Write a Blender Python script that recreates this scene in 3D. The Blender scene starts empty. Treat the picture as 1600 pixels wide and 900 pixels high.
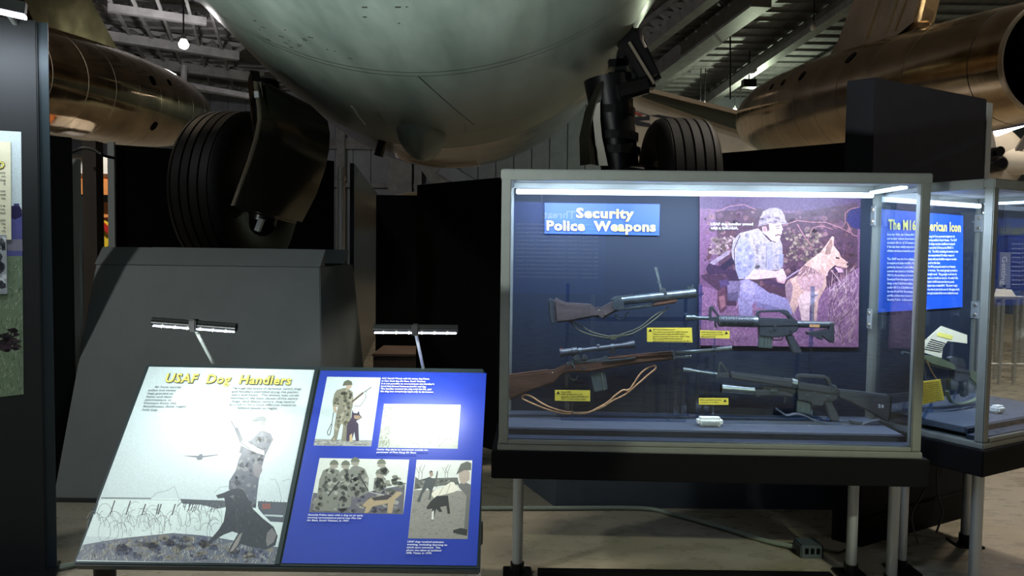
import bpy, bmesh, math, random
from mathutils import Vector
random.seed(7)
V = Vector
scene = bpy.context.scene
COL = scene.collection

# ------------------------------------------------------------------ camera
EYE = V((0, 0, 1.6)); FPX = 1200.0
PITCH = math.atan(60 / FPX); ROLL = 0.013
_fw = V((0, math.cos(PITCH), -math.sin(PITCH)))
_up = V((0, math.sin(PITCH), math.cos(PITCH)))
_rt = V((1, 0, 0))
CX = _rt * math.cos(ROLL) + _up * math.sin(ROLL)
CY = -_rt * math.sin(ROLL) + _up * math.cos(ROLL)
cam_d = bpy.data.cameras.new('camera'); cam = bpy.data.objects.new('camera', cam_d); COL.objects.link(cam)
cam_d.sensor_fit = 'HORIZONTAL'; cam_d.sensor_width = 36; cam_d.lens = 36 * FPX / 1600
cam_d.clip_end = 300
from mathutils import Matrix
cam.matrix_world = Matrix(((CX.x, CY.x, -_fw.x, EYE.x), (CX.y, CY.y, -_fw.y, EYE.y), (CX.z, CY.z, -_fw.z, EYE.z), (0, 0, 0, 1)))
scene.camera = cam
vs = scene.view_settings
vs.view_transform = 'Standard'; vs.look = 'None'; vs.gamma = 1; vs.use_curve_mapping = False
vs.exposure = 0.0

# ------------------------------------------------------------------ world: dim even light of the hall
w = bpy.data.worlds.new('hall_ambient'); scene.world = w; w.use_nodes = True
w.node_tree.nodes['Background'].inputs[0].default_value = (0.55, 0.62, 0.68, 1)
w.node_tree.nodes['Background'].inputs[1].default_value = 0.035

def light(name, kind, loc, power, color=(1, 1, 1), target=None, size=0.3, size_y=None, spot=60, blend=0.5, parent=None):
    d = bpy.data.lights.new(name, kind); d.energy = power; d.color = color
    if kind == 'AREA':
        d.size = size
        if size_y: d.shape = 'RECTANGLE'; d.size_y = size_y
    else:
        d.shadow_soft_size = size
    if kind == 'SPOT': d.spot_size = math.radians(spot); d.spot_blend = blend
    o = bpy.data.objects.new(name, d); COL.objects.link(o); o.location = loc
    if target is not None:
        o.rotation_euler = (V(target) - V(loc)).to_track_quat('-Z', 'Y').to_euler()
    if parent is not None:
        o.parent = parent; o.location = V(loc) - BASE[parent]
    return o
BASE = {}
WARM = (1.0, 0.80, 0.58); COOL = (0.78, 0.88, 1.0); NEUT = (0.95, 1.0, 0.96)
# unseen high-bay lamps added to light the hall; no fixtures are built
for i, (x, y, p, c) in enumerate(((-9, -3.0, 2200, NEUT), (7.0, 5.0, 2600, (1, .9, .76)), (-9.5, 13, 800, WARM), (10.5, 13, 1700, WARM),
                                  (5.5, -8, 600, NEUT), (5.6, 9.5, 700, (1, .93, .82)), (-16, 22, 2500, NEUT), (14, 30, 1500, NEUT), (0.5, 26, 500, WARM))):
    light('unseen_high_bay_light', 'SPOT', (x, y, 9.6), p, c, (x, y, 0), 0.35, spot=140, blend=0.6)

# added floor uplights, unseen (housings built further down), brighten the aircraft belly
UPL_AT = ((-2.7, 0.1, .25), (-2.1, -1.5, .25))
for p_, t_, e_ in ((UPL_AT[0], (-1.5, 2.1, 2.7), 1350), (UPL_AT[1], (0, 1.3, 2.7), 1900)):
    light('uplight', 'SPOT', p_, e_, (.92, 1.0, .94), t_, .12, spot=62, blend=1.0)
light('added_floor_spot', 'SPOT', (2.6, -1.0, 3.3), 620, (.92, 1.0, .72), (.85, 4.25, 0), .05, spot=15, blend=0.25)  # added spotlight, unseen, brightens the floor under the long case

# ------------------------------------------------------------------ pixel helpers (1600 x 900 frame)
def ray(px, py): return CX * ((px - 800) / FPX) + CY * ((450 - py) / FPX) + _fw
def atY(px, py, Y): d = ray(px, py); return EYE + d * (Y / d.y)
def atX(px, py, X): d = ray(px, py); return EYE + d * (X / d.x)
def atZ(px, py, z): d = ray(px, py); return EYE + d * ((z - EYE.z) / d.z)
def onp(px, py, pl):
    d = ray(px, py); return EYE + d * ((pl[0] - EYE).dot(pl[1]) / d.dot(pl[1]))
def zm(ox, oy, s):
    return lambda pts: [(ox + x / s, oy + y / s) for x, y in pts]

# ------------------------------------------------------------------ geometry helpers: each returns (verts, faces)
WORLD = (V((1, 0, 0)), V((0, 1, 0)), V((0, 0, 1)))
def box(c, s, ax=WORLD):
    c = V(c); v = []
    for i in (-.5, .5):
        for j in (-.5, .5):
            for k in (-.5, .5):
                v.append(c + ax[0] * (i * s[0]) + ax[1] * (j * s[1]) + ax[2] * (k * s[2]))
    return v, [(0, 1, 3, 2), (4, 6, 7, 5), (0, 4, 5, 1), (2, 3, 7, 6), (0, 2, 6, 4), (1, 5, 7, 3)]
def beam(a, b, wd, ht, up=(0, 0, 1)):
    a, b = V(a), V(b); d = (b - a); L = d.length; d = d / L
    s = d.cross(V(up))
    s = V((1, 0, 0)) if s.length < 1e-4 else s.normalized()
    u = s.cross(d).normalized()
    return box((a + b) / 2, (L, wd, ht), (d, s, u))
def prism(pts, n, t):
    n = V(n).normalized(); k = len(pts)
    v = [p + n * (t / 2) for p in pts] + [p - n * (t / 2) for p in pts]
    f = [tuple(range(k)), tuple(range(2 * k - 1, k - 1, -1))]
    f += [(i, k + i, k + (i + 1) % k, (i + 1) % k) for i in range(k)]
    return v, f
def tube(pts, r, n=8, closed=False):
    pts = [V(p) for p in pts]; k = len(pts); v = []; f = []
    rr = r if isinstance(r, (list, tuple)) else [r] * k
    prev = None
    for i, p in enumerate(pts):
        a = pts[i - 1] if (i or closed) else p; b = pts[(i + 1) % k] if (i < k - 1 or closed) else p
        t = (b - a).normalized()
        if prev is None:
            q = t.cross(V((0, 0, 1)))
            if q.length < 1e-3: q = t.cross(V((1, 0, 0)))
            q.normalize()
        else:
            q = (prev - t * prev.dot(t))
            q = q.normalized() if q.length > 1e-6 else t.orthogonal().normalized()
        prev = q; s = t.cross(q)
        for j in range(n):
            a_ = 2 * math.pi * j / n
            v.append(p + (q * math.cos(a_) + s * math.sin(a_)) * rr[i])
    for i in range(k if closed else k - 1):
        i2 = (i + 1) % k
        for j in range(n):
            f.append((i * n + j, i * n + (j + 1) % n, i2 * n + (j + 1) % n, i2 * n + j))
    if not closed:
        f.append(tuple(range(n - 1, -1, -1))); f.append(tuple(range((k - 1) * n, k * n)))
    return v, f
def lathe(A, axis, prof, n=32, sx=1.0, caps=True):
    A = V(A); t = V(axis).normalized(); q = t.cross(V((0, 0, 1)))
    if q.length < 1e-3: q = V((1, 0, 0))
    q.normalize(); s = t.cross(q); v = []; f = []
    for (h, r) in prof:
        for j in range(n):
            a = 2 * math.pi * j / n
            v.append(A + t * h + (q * math.cos(a) * sx + s * math.sin(a)) * r)
    for i in range(len(prof) - 1):
        for j in range(n):
            f.append((i * n + j, i * n + (j + 1) % n, (i + 1) * n + (j + 1) % n, (i + 1) * n + j))
    if caps:
        f.append(tuple(range(n - 1, -1, -1))); f.append(tuple(range((len(prof) - 1) * n, len(prof) * n)))
    return v, f
def grid(rows, thick=0.0):
    """rows of points -> sheet; thick adds a second skin"""
    m = len(rows[0]); v = [V(p) for r in rows for p in r]; f = []
    for i in range(len(rows) - 1):
        for j in range(m - 1):
            f.append((i * m + j, i * m + j + 1, (i + 1) * m + j + 1, (i + 1) * m + j))
    return v, f
def strap(pts, wdir, wd, th):
    """flat strap along pts, wide along wdir"""
    wdir = V(wdir).normalized(); v = []; f = []
    pts = [V(p) for p in pts]
    for i, p in enumerate(pts):
        t = (pts[min(i + 1, len(pts) - 1)] - pts[max(i - 1, 0)]).normalized(); n = t.cross(wdir).normalized()
        v += [p + wdir * wd / 2 + n * th / 2, p - wdir * wd / 2 + n * th / 2, p - wdir * wd / 2 - n * th / 2, p + wdir * wd / 2 - n * th / 2]
    for i in range(len(pts) - 1):
        for j in range(4):
            f.append((i * 4 + j, i * 4 + (j + 1) % 4, i * 4 + 4 + (j + 1) % 4, i * 4 + 4 + j))
    f += [(3, 2, 1, 0), tuple(len(v) - 4 + j for j in range(4))]
    return v, f
def smooth_path(pts, k=4):
    out = []
    pts = [V(p) for p in pts]
    for i in range(len(pts) - 1):
        p0, p1, p2, p3 = pts[max(i - 1, 0)], pts[i], pts[i + 1], pts[min(i + 2, len(pts) - 1)]
        for j in range(k):
            t = j / k
            out.append(0.5 * ((2 * p1) + (p2 - p0) * t + (2 * p0 - 5 * p1 + 4 * p2 - p3) * t * t + (3 * p1 - p0 - 3 * p2 + p3) * t ** 3))
    out.append(pts[-1]); return out

# ------------------------------------------------------------------ objects
def root(name, label, cat, loc=(0, 0, 0), group=None):
    o = bpy.data.objects.new(name, None); COL.objects.link(o); o.location = loc; o.empty_display_size = 0.1
    o['label'] = label; o['category'] = cat
    if group: o['group'] = group
    BASE[o] = V(loc); return o
def mesh_from(name, geoms, base, bevel=0.0, smooth=False, seg=2):
    bm = bmesh.new()
    for (v, f) in geoms:
        vv = [bm.verts.new(V(p) - base) for p in v]
        for fc in f:
            try: bm.faces.new([vv[i] for i in fc])
            except ValueError: pass
    bmesh.ops.recalc_face_normals(bm, faces=bm.faces[:])
    if bevel:
        ed = [e for e in bm.edges if len(e.link_faces) == 2 and e.calc_face_angle(0) > 0.6]
        bmesh.ops.bevel(bm, geom=ed, offset=bevel, segments=seg, affect='EDGES', clamp_overlap=True)
    me = bpy.data.meshes.new(name); bm.to_mesh(me); bm.free()
    if smooth:
        me.polygons.foreach_set('use_smooth', [True] * len(me.polygons))
        try: me.set_sharp_from_angle(angle=math.radians(38))
        except Exception: pass
    return me
def part(name, mat, parent, *geoms, bevel=0.0, smooth=False, label=None, kind=None):
    base = BASE[parent] if parent is not None else V((0, 0, 0))
    me = mesh_from(name, geoms, base, bevel, smooth); me.materials.append(mat)
    o = bpy.data.objects.new(name, me); COL.objects.link(o); o.parent = parent; BASE[o] = base
    if label: o['label'] = label
    if kind: o['kind'] = kind
    return o
def thing(name, label, cat, mat, *geoms, bevel=0.0, smooth=False, group=None, kind=None):
    pts = [V(p) for g in geoms for p in g[0]]
    base = V((sum(p.x for p in pts) / len(pts), sum(p.y for p in pts) / len(pts), min(p.z for p in pts)))
    me = mesh_from(name, geoms, base, bevel, smooth); me.materials.append(mat)
    o = bpy.data.objects.new(name, me); COL.objects.link(o); o.location = base; BASE[o] = base
    o['label'] = label; o['category'] = cat
    if group: o['group'] = group
    if kind: o['kind'] = kind
    return o
def struct(name, mat, *geoms, label=None, **k):
    o = part(name, mat, None, *geoms, **k); o['kind'] = 'structure'
    if label: o['label'] = label
    return o

# ------------------------------------------------------------------ materials
def lin(c):
    return tuple(((x / 255) / 12.92 if x / 255 <= 0.04045 else ((x / 255 + 0.055) / 1.055) ** 2.4) for x in c)
MATS = {}
def mat(name, rgb, rough=0.5, metal=0.0, spec=0.5, noise=0.0, scale=6.0, stretch=(1, 1, 1), bump=0.0, bscale=40.0, emit=None, estr=0.0,
        rgb2=None, rnoise=0.0, detail=5.0):
    m = bpy.data.materials.new(name); m.use_nodes = True; nt = m.node_tree; b = nt.nodes['Principled BSDF']
    c = lin(rgb); b.inputs['Base Color'].default_value = (*c, 1); b.inputs['Roughness'].default_value = rough
    b.inputs['Metallic'].default_value = metal; b.inputs['Specular IOR Level'].default_value = spec
    if noise or bump or rnoise:
        tc = nt.nodes.new('ShaderNodeTexCoord'); mp = nt.nodes.new('ShaderNodeMapping'); mp.inputs['Scale'].default_value = stretch
        nt.links.new(tc.outputs['Object'], mp.inputs['Vector'])
    if noise or rnoise:
        nz = nt.nodes.new('ShaderNodeTexNoise'); nz.inputs['Scale'].default_value = scale; nz.inputs['Detail'].default_value = detail
        nz.inputs['Roughness'].default_value = 0.62
        nt.links.new(mp.outputs[0], nz.inputs['Vector'])
    if noise:
        cr = nt.nodes.new('ShaderNodeValToRGB'); nt.links.new(nz.outputs[0], cr.inputs[0])
        c2 = lin(rgb2) if rgb2 else tuple(x * (1 - noise) for x in c)
        c1 = c if rgb2 else tuple(min(1, x * (1 + noise)) for x in c)
        cr.color_ramp.elements[0].position = 0.32; cr.color_ramp.elements[1].position = 0.68
        cr.color_ramp.elements[0].color = (*c2, 1); cr.color_ramp.elements[1].color = (*c1, 1)
        nt.links.new(cr.outputs[0], b.inputs['Base Color'])
    if rnoise:
        mr = nt.nodes.new('ShaderNodeMapRange'); nt.links.new(nz.outputs[0], mr.inputs[0])
        mr.inputs[1].default_value = 0.3; mr.inputs[2].default_value = 0.7
        mr.inputs[3].default_value = max(0.02, rough - rnoise); mr.inputs[4].default_value = min(1, rough + rnoise)
        nt.links.new(mr.outputs[0], b.inputs['Roughness'])
    if bump:
        n2 = nt.nodes.new('ShaderNodeTexNoise'); n2.inputs['Scale'].default_value = bscale; n2.inputs['Detail'].default_value = 4
        nt.links.new(mp.outputs[0], n2.inputs['Vector'])
        bp = nt.nodes.new('ShaderNodeBump'); bp.inputs['Strength'].default_value = bump; bp.inputs['Distance'].default_value = 0.02
        nt.links.new(n2.outputs[0], bp.inputs['Height']); nt.links.new(bp.outputs[0], b.inputs['Normal'])
    if emit:
        b.inputs['Emission Color'].default_value = (*lin(emit), 1); b.inputs['Emission Strength'].default_value = estr
    MATS[name] = m; return m
def glass_mat(name, tint, ior=1.5, rough=0.0):
    m = bpy.data.materials.new(name); m.use_nodes = True; nt = m.node_tree; nt.nodes.remove(nt.nodes['Principled BSDF'])
    out = nt.nodes['Material Output']; tr = nt.nodes.new('ShaderNodeBsdfTransparent'); tr.inputs[0].default_value = (*tint, 1)
    gl = nt.nodes.new('ShaderNodeBsdfGlossy'); gl.inputs['Roughness'].default_value = rough; gl.inputs[0].default_value = (1, 1, 1, 1)
    fr = nt.nodes.new('ShaderNodeFresnel'); ge = nt.nodes.new('ShaderNodeNewGeometry')
    io = nt.nodes.new('ShaderNodeMapRange'); io.inputs[3].default_value = ior; io.inputs[4].default_value = 1 / ior   # same reflectance on both faces of a pane
    nt.links.new(ge.outputs['Backfacing'], io.inputs[0]); nt.links.new(io.outputs[0], fr.inputs[0])
    mx = nt.nodes.new('ShaderNodeMixShader'); nt.links.new(fr.outputs[0], mx.inputs[0]); nt.links.new(tr.outputs[0], mx.inputs[1])
    nt.links.new(gl.outputs[0], mx.inputs[2]); nt.links.new(mx.outputs[0], out.inputs[0]); return m
def print_mat(name, rough=0.4, amount=0.12, scale=160, spec=0.35):
    m = bpy.data.materials.new(name); m.use_nodes = True; nt = m.node_tree; b = nt.nodes['Principled BSDF']
    at = nt.nodes.new('ShaderNodeAttribute'); at.attribute_name = 'Col'
    tc = nt.nodes.new('ShaderNodeTexCoord'); nz = nt.nodes.new('ShaderNodeTexNoise'); nz.inputs['Scale'].default_value = scale
    nz.inputs['Detail'].default_value = 6; nt.links.new(tc.outputs['Object'], nz.inputs['Vector'])
    mr = nt.nodes.new('ShaderNodeMapRange'); mr.inputs[1].default_value = 0.3; mr.inputs[2].default_value = 0.7
    mr.inputs[3].default_value = 1 - amount; mr.inputs[4].default_value = 1 + amount; nt.links.new(nz.outputs[0], mr.inputs[0])
    mx = nt.nodes.new('ShaderNodeVectorMath'); mx.operation = 'SCALE'; nt.links.new(at.outputs['Color'], mx.inputs[0]); nt.links.new(mr.outputs[0], mx.inputs['Scale'])
    nt.links.new(mx.outputs[0], b.inputs['Base Color']); b.inputs['Roughness'].default_value = rough; b.inputs['Specular IOR Level'].default_value = spec
    return m
M = mat
m_floor = M('polished_concrete', (150, 141, 124), 0.30, noise=1, rgb2=(134, 126, 110), scale=4.5, stretch=(1, 2.2, 1), bump=0.02, bscale=30, rnoise=0.10, detail=9)
m_deck = M('roof_deck', (120, 118, 120), 0.6, noise=0.35, scale=1.5, bump=0.25, bscale=4, stretch=(3, .1, 1))
m_steel = M('painted_roof_steel', (118, 118, 118), 0.5, noise=0.25, scale=2)
m_siding = M('hangar_siding', (132, 136, 146), 0.5, noise=0.15, scale=1.3)
m_black = M('matte_black_laminate', (6, 6, 8), 0.65, noise=0.3, scale=2.0, spec=0.12)
m_kiosk = M('charcoal_laminate', (24, 24, 30), 0.65, noise=0.15, scale=9, spec=0.12)
m_satin = M('satin_black_panel', (20, 19, 22), 0.24, noise=0.35, scale=3, stretch=(1, 1, .2), spec=0.5)
m_greybox = M('slate_grey_laminate', (88, 92, 92), 0.5, noise=0.08, scale=3, spec=0.3)
m_low = M('dark_slate_paint', (58, 66, 74), 0.6, noise=0.15, scale=4)
m_alu = M('brushed_aluminium', (176, 180, 180), 0.4, metal=0.55, noise=0.08, scale=20, stretch=(1, 1, .05))
m_alum_dark = M('anodised_frame', (128, 132, 128), 0.42, metal=0.55, noise=0.06, scale=12)
m_skin = M('green_grey_aircraft_paint', (132, 144, 138), 0.36, noise=1, rgb2=(94, 108, 103), scale=1.1, stretch=(3, .5, 1), bump=0.012, bscale=14, spec=0.35, rnoise=0.06, detail=8)
m_chrome = M('polished_aluminium_skin', (158, 138, 112), 0.11, metal=1.0, noise=0.3, scale=2.4, bump=0.16, bscale=2.2, rnoise=0.05)  # brown reflection of the floor put into the aluminium colour
m_chrome2 = M('bright_aluminium_skin', (170, 168, 165), 0.12, metal=1.0, noise=0.15, scale=3, bump=0.04, bscale=3.0)
m_warmrefl = M('warm_reflection_aluminium', (192, 172, 144), 0.17, metal=1.0, noise=0.25, scale=2.0, bump=0.12, bscale=2.2, rnoise=0.07)  # brighter copy; reflections of the warm-lit floor put into its colour
m_seam = M('panel_seam', (30, 34, 32), 0.6)
m_scrape = M('bare_primer', (186, 196, 192), 0.5)
m_void = M('engine_interior', (6, 6, 7), 0.9, spec=0.05)
m_rubber = M('tyre_rubber', (11, 10, 10), 0.6, spec=0.3, noise=0.25, scale=9, bump=0.05, bscale=60)
m_gear = M('black_gear_metal', (16, 16, 18), 0.3, metal=0.4)
m_doorin = M('gear_door_outer', (84, 82, 72), 0.16, metal=0.8, noise=0.2, scale=3)
m_edge = M('bare_edge_metal', (190, 178, 160), 0.3, metal=0.9)
m_wing = M('light_grey_wing_paint', (168, 166, 158), 0.45, noise=0.12, scale=1.5)
m_wingdk = M('dark_deicer_boot', (34, 42, 34), 0.5)
m_red = M('insignia_red', (150, 44, 32), 0.5); m_blue = M('insignia_blue', (34, 42, 58), 0.5); m_white = M('insignia_white', (205, 205, 200), 0.5)
m_glass = glass_mat('clear_case_glass', (0.93, 0.955, 0.965))
m_acrylic = glass_mat('clear_acrylic', (0.62, 0.74, 0.90), 1.9, 0.12)
m_caseblack = M('case_lining_black', (20, 30, 47), 0.62, spec=0.35)
m_deckcase = M('case_deck_grey', (62, 68, 80), 0.5, noise=0.06, scale=60)
m_led = M('led_emitter', (255, 255, 255), 0.4, emit=(225, 238, 255), estr=14)
m_ledstrip = M('case_light_strip', (255, 255, 255), 0.4, emit=(205, 224, 255), estr=1.5)
m_bulb = M('bulb', (255, 255, 255), 0.4, emit=(255, 244, 232), estr=30)
m_bulbg = M('metal_halide_bulb', (255, 255, 255), 0.4, emit=(238, 255, 228), estr=30)
m_fluo = M('fluorescent_tube', (255, 255, 255), 0.4, emit=(246, 246, 255), estr=9)
m_wood = M('walnut_stock', (80, 56, 44), 0.42, noise=0.45, scale=26, stretch=(.25, 1, 1), bump=0.05, bscale=60)
m_wood2 = M('dark_stock_with_glare', (78, 70, 70), 0.36, noise=0.4, scale=22, stretch=(.25, 1, 1))  # grey of light glare put into the dark stock colour
m_gun = M('parkerised_steel', (96, 104, 108), 0.34, metal=0.7, noise=0.25, scale=30)
m_gunblk = M('black_polymer', (56, 60, 66), 0.38, spec=0.5)
m_mag = M('grey_magazine', (88, 100, 100), 0.4, metal=0.5, noise=0.2, scale=40)
m_olive = M('olive_polymer', (96, 106, 80), 0.5)
m_tan = M('tan_sling', (176, 132, 90), 0.7, noise=0.3, scale=80)
m_green = M('olive_sling', (74, 74, 56), 0.75, noise=0.3, scale=80)
m_yellow = M('yellow_card', (226, 204, 70), 0.55)
m_ink = M('black_ink', (22, 22, 20), 0.6)
m_cream = M('cream_paper', (226, 220, 190), 0.6, noise=0.05, scale=20)
m_signblue = M('sign_blue', (40, 78, 178), 0.45)
m_titley = M('title_yellow', (238, 226, 112), 0.5)
m_titlesh = M('title_outline', (60, 58, 30), 0.5)
m_textw = M('white_text', (232, 236, 240), 0.5)
m_textk = M('dark_text', (52, 54, 58), 0.5)
m_sensor = M('white_plastic', (214, 214, 208), 0.45)
m_frame = M('lectern_frame', (36, 48, 54), 0.4, metal=0.3)
m_lampblk = M('lamp_housing', (20, 20, 22), 0.3, metal=0.4)
m_cable = M('grey_conduit', (120, 130, 118), 0.45)
m_cord = M('black_cord', (14, 14, 15), 0.5)
m_browncol = M('brown_column', (66, 54, 46), 0.45, noise=0.2, scale=5, stretch=(3, 3, .2))
m_orange = M('orange_paint', (206, 132, 74), 0.45, noise=0.1, scale=5)
m_offwhite = M('off_white_paint', (208, 204, 196), 0.35, noise=0.06, scale=3)
m_beige = M('beige_hall_wall', (186, 176, 158), 0.6, noise=0.08, scale=.6)
m_print = print_mat('photo_print')
m_lam = print_mat('laminated_print', 0.36, 0.06, 160, 0.6)
m_printf = print_mat('photo_print_rough', 0.42, 0.3, 90)

# ------------------------------------------------------------------ flat print: layers of coloured shapes on a plane
def tri_area(p): return sum(p[i][0] * p[(i + 1) % len(p)][1] - p[(i + 1) % len(p)][0] * p[i][1] for i in range(len(p))) / 2
def inside(x, y, poly):
    c = False; j = len(poly) - 1
    for i in range(len(poly)):
        xi, yi = poly[i]; xj, yj = poly[j]
        if (yi > y) != (yj > y) and x < (xj - xi) * (y - yi) / (yj - yi) + xi: c = not c
        j = i
    return c
def strokes(poly, n, L, wd, cols, ang=90, jit=20, bend=0):
    xs = [p[0] for p in poly]; ys = [p[1] for p in poly]; out = []; k = 0
    while len(out) < n and k < n * 30:
        k += 1
        x = random.uniform(min(xs), max(xs)); y = random.uniform(min(ys), max(ys))
        if not inside(x, y, poly): continue
        a = math.radians(ang + random.uniform(-jit, jit)); l = L * random.uniform(.5, 1.2)
        dx, dy = math.cos(a) * l / 2, -math.sin(a) * l / 2; ex, ey = -math.sin(a) * wd / 2, -math.cos(a) * wd / 2
        q = [(x - dx - ex, y - dy - ey), (x + dx, y + dy), (x - dx + ex, y - dy + ey)]
        if all(inside(*p, poly) for p in q): out.append((random.choice(cols), q, 1))
    return out
def blobs(poly, n, r, cols, flat=.6):
    xs = [p[0] for p in poly]; ys = [p[1] for p in poly]; out = []; k = 0
    while len(out) < n and k < n * 30:
        k += 1
        x = random.uniform(min(xs), max(xs)); y = random.uniform(min(ys), max(ys)); rr = r * random.uniform(.4, 1.3)
        a0 = random.uniform(0, 6.28)
        q = [(x + rr * random.uniform(.6, 1.2) * math.cos(a0 + t), y + flat * rr * random.uniform(.6, 1.2) * math.sin(a0 + t)) for t in (0, 1.05, 2.1, 3.14, 4.2, 5.24)]
        if all(inside(*p, poly) for p in q): out.append((random.choice(cols), q, 1))
    return out
def line(pts, wd, col):
    out = []
    for (x0, y0), (x1, y1) in zip(pts[:-1], pts[1:]):
        l = math.hypot(x1 - x0, y1 - y0) or 1; ex, ey = -(y1 - y0) / l * wd / 2, (x1 - x0) / l * wd / 2
        out.append((col, [(x0 + ex, y0 + ey), (x1 + ex, y1 + ey), (x1 - ex, y1 - ey), (x0 - ex, y0 - ey)], 1))
    return out
def picture(name, parent, plane, layers, material=None, lift=0.0003, step=0.000008, label=None):
    """layers: (rgb, pixel polygon) drawn in order as thin ink layers on the plane"""
    v = []; f = []; cols = []; n = plane[1].normalized()
    if n.dot(EYE - plane[0]) < 0: n = -n
    base = BASE[parent]
    lev = 0; was = 0
    for i, lay in enumerate(layers):
        c, poly = lay[0], lay[1]; tex = len(lay) > 2
        if not (tex and was): lev += 1
        was = tex; off = n * (lift + step * lev)
        k = len(v); v += [onp(x, y, plane) + off - base for x, y in poly]; f.append(tuple(range(k, k + len(poly)))); cols.append(c)
    me = bpy.data.meshes.new(name); me.from_pydata(v, [], f)
    at = me.color_attributes.new('Col', 'FLOAT_COLOR', 'CORNER'); flat = []
    for p, c in zip(me.polygons, cols): flat += [*lin(c), 1.0] * p.loop_total
    at.data.foreach_set('color', flat); me.materials.append(material or m_print); me.update()
    o = bpy.data.objects.new(name, me); COL.objects.link(o); o.parent = parent; BASE[o] = base
    if label: o['label'] = label
    return o
_tc = {}
def glyphs(s, bold=0.0, shear=0.0):
    key = (s, bold, shear)
    if key not in _tc:
        c = bpy.data.curves.new('t', 'FONT'); c.body = s; c.size = 1; c.offset = bold; c.shear = shear; c.space_character = 1.07 if bold >= .021 else 1.0; c.resolution_u = 2; c.fill_mode = 'FRONT'
        o = bpy.data.objects.new('t', c); COL.objects.link(o)
        me = bpy.data.meshes.new_from_object(o)
        v = [(p.co.x, p.co.y) for p in me.vertices]; f = [tuple(p.vertices) for p in me.polygons]
        bpy.data.objects.remove(o); bpy.data.curves.remove(c); bpy.data.meshes.remove(me)
        _tc[key] = (v, f)
    return _tc[key]
def text(s, plane, p0, p1, up, hpx, bold=0.0, shear=0.0, lift=0.003, dx=0, dy=0, natural=False):
    """lettering on a plane: baseline from pixel p0 to pixel p1, capital height hpx pixels along 'up' (pixel vector)"""
    v, f = glyphs(s, bold, shear)
    if not v: return [], []
    x0 = min(a for a, b in v); x1 = max(a for a, b in v)
    O = onp(p0[0] + dx, p0[1] + dy, plane); E = onp(p1[0] + dx, p1[1] + dy, plane)
    U = onp(p0[0] + dx + up[0] * hpx, p0[1] + dy + up[1] * hpx, plane) - O
    n = plane[1].normalized()
    if n.dot(EYE - plane[0]) < 0: n = -n
    xd = (E - O) / (x1 - x0); yd = U / 0.69
    return [O + xd * (a - x0) + yd * b + n * lift for a, b in v], f

def words(s_, *a, **k):
    """lettering split into one shape per word"""
    v, f = text(s_, *a, **k); g, _ = glyphs(s_, k.get('bold', a[5] if len(a) > 5 else 0.0), k.get('shear', a[6] if len(a) > 6 else 0.0))
    fs = sorted(f, key=lambda q: min(g[i][0] for i in q)); out = []; right = None
    for q in fs:
        lo = min(g[i][0] for i in q); hi = max(g[i][0] for i in q)
        if right is None or lo - right > .2: out.append([]); right = hi
        out[-1].append(q); right = max(right, hi)
    return [(v, o_) for o_ in out]
def used(vf):
    v, f = vf; idx = sorted({i for q in f for i in q}); mp = {i: k for k, i in enumerate(idx)}
    return [v[i] for i in idx], [tuple(mp[i] for i in q) for q in f]
def title(name, m, parent, *a, **k):
    for wgeo in words(*a, **k): part(name, m, parent, used(wgeo))

# ================================================================== STRUCTURE
struct('floor', m_floor, box((2, 24, -0.05), (96, 76, 0.1)), label='polished beige concrete hangar floor')

# roof: deck at 12 m, purlins and trusses as parts
ZC = 12.0
ceil = struct('ceiling', m_deck, box((2, 24, ZC + 0.1), (96, 76, 0.2)), label='dark ribbed metal hangar roof')
def cz(px, py, z): return atZ(px, py, z)
for i in range(36):                      # ribs of the roof deck
    y = 11 + i * 1.25
    part('deck_rib', m_steel, ceil, beam((-40, y, ZC - .05), (46, y, ZC - .05), .12, .12))
def truss(a0, a1, b0, b1, zt, zb, nweb, wt, wb, name='roof_truss'):
    """top chord pixel a0-a1 at height zt, bottom chord pixel b0-b1 at zb, zigzag web between"""
    A0, A1, B0, B1 = atZ(*a0, zt), atZ(*a1, zt), atZ(*b0, zb), atZ(*b1, zb)
    t = part(name, m_steel, ceil, beam(B0, B1, wb, wb))
    part('chord', m_steel, t, beam(A0, A1, wt, wt))
    for i in range(nweb):
        u0, u1 = i / nweb, (i + 1) / nweb
        p, q = (A0.lerp(A1, u0), B0.lerp(B1, (u0 + u1) / 2))
        part('web_member', m_steel, t, beam(p, q, wb * .45, wb * .45))
        part('web_member', m_steel, t, beam(q, A0.lerp(A1, u1), wb * .45, wb * .45))
# right side: long girders running away from the viewer
truss((975, 62), (1085, -22), (1004, 78), (1118, -12), 11.7, 11.0, 7, .25, .45)
truss((1012, 150), (1215, -12), (1020, 121), (1190, -6), 11.7, 11.2, 9, .35, .8)
truss((1085, 165), (1330, -8), (1108, 156), (1345, -8), 11.6, 11.0, 12, .3, .5)
truss((1150, 178), (1420, 10), (1178, 165), (1440, 8), 11.6, 10.8, 12, .3, .45)
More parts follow.
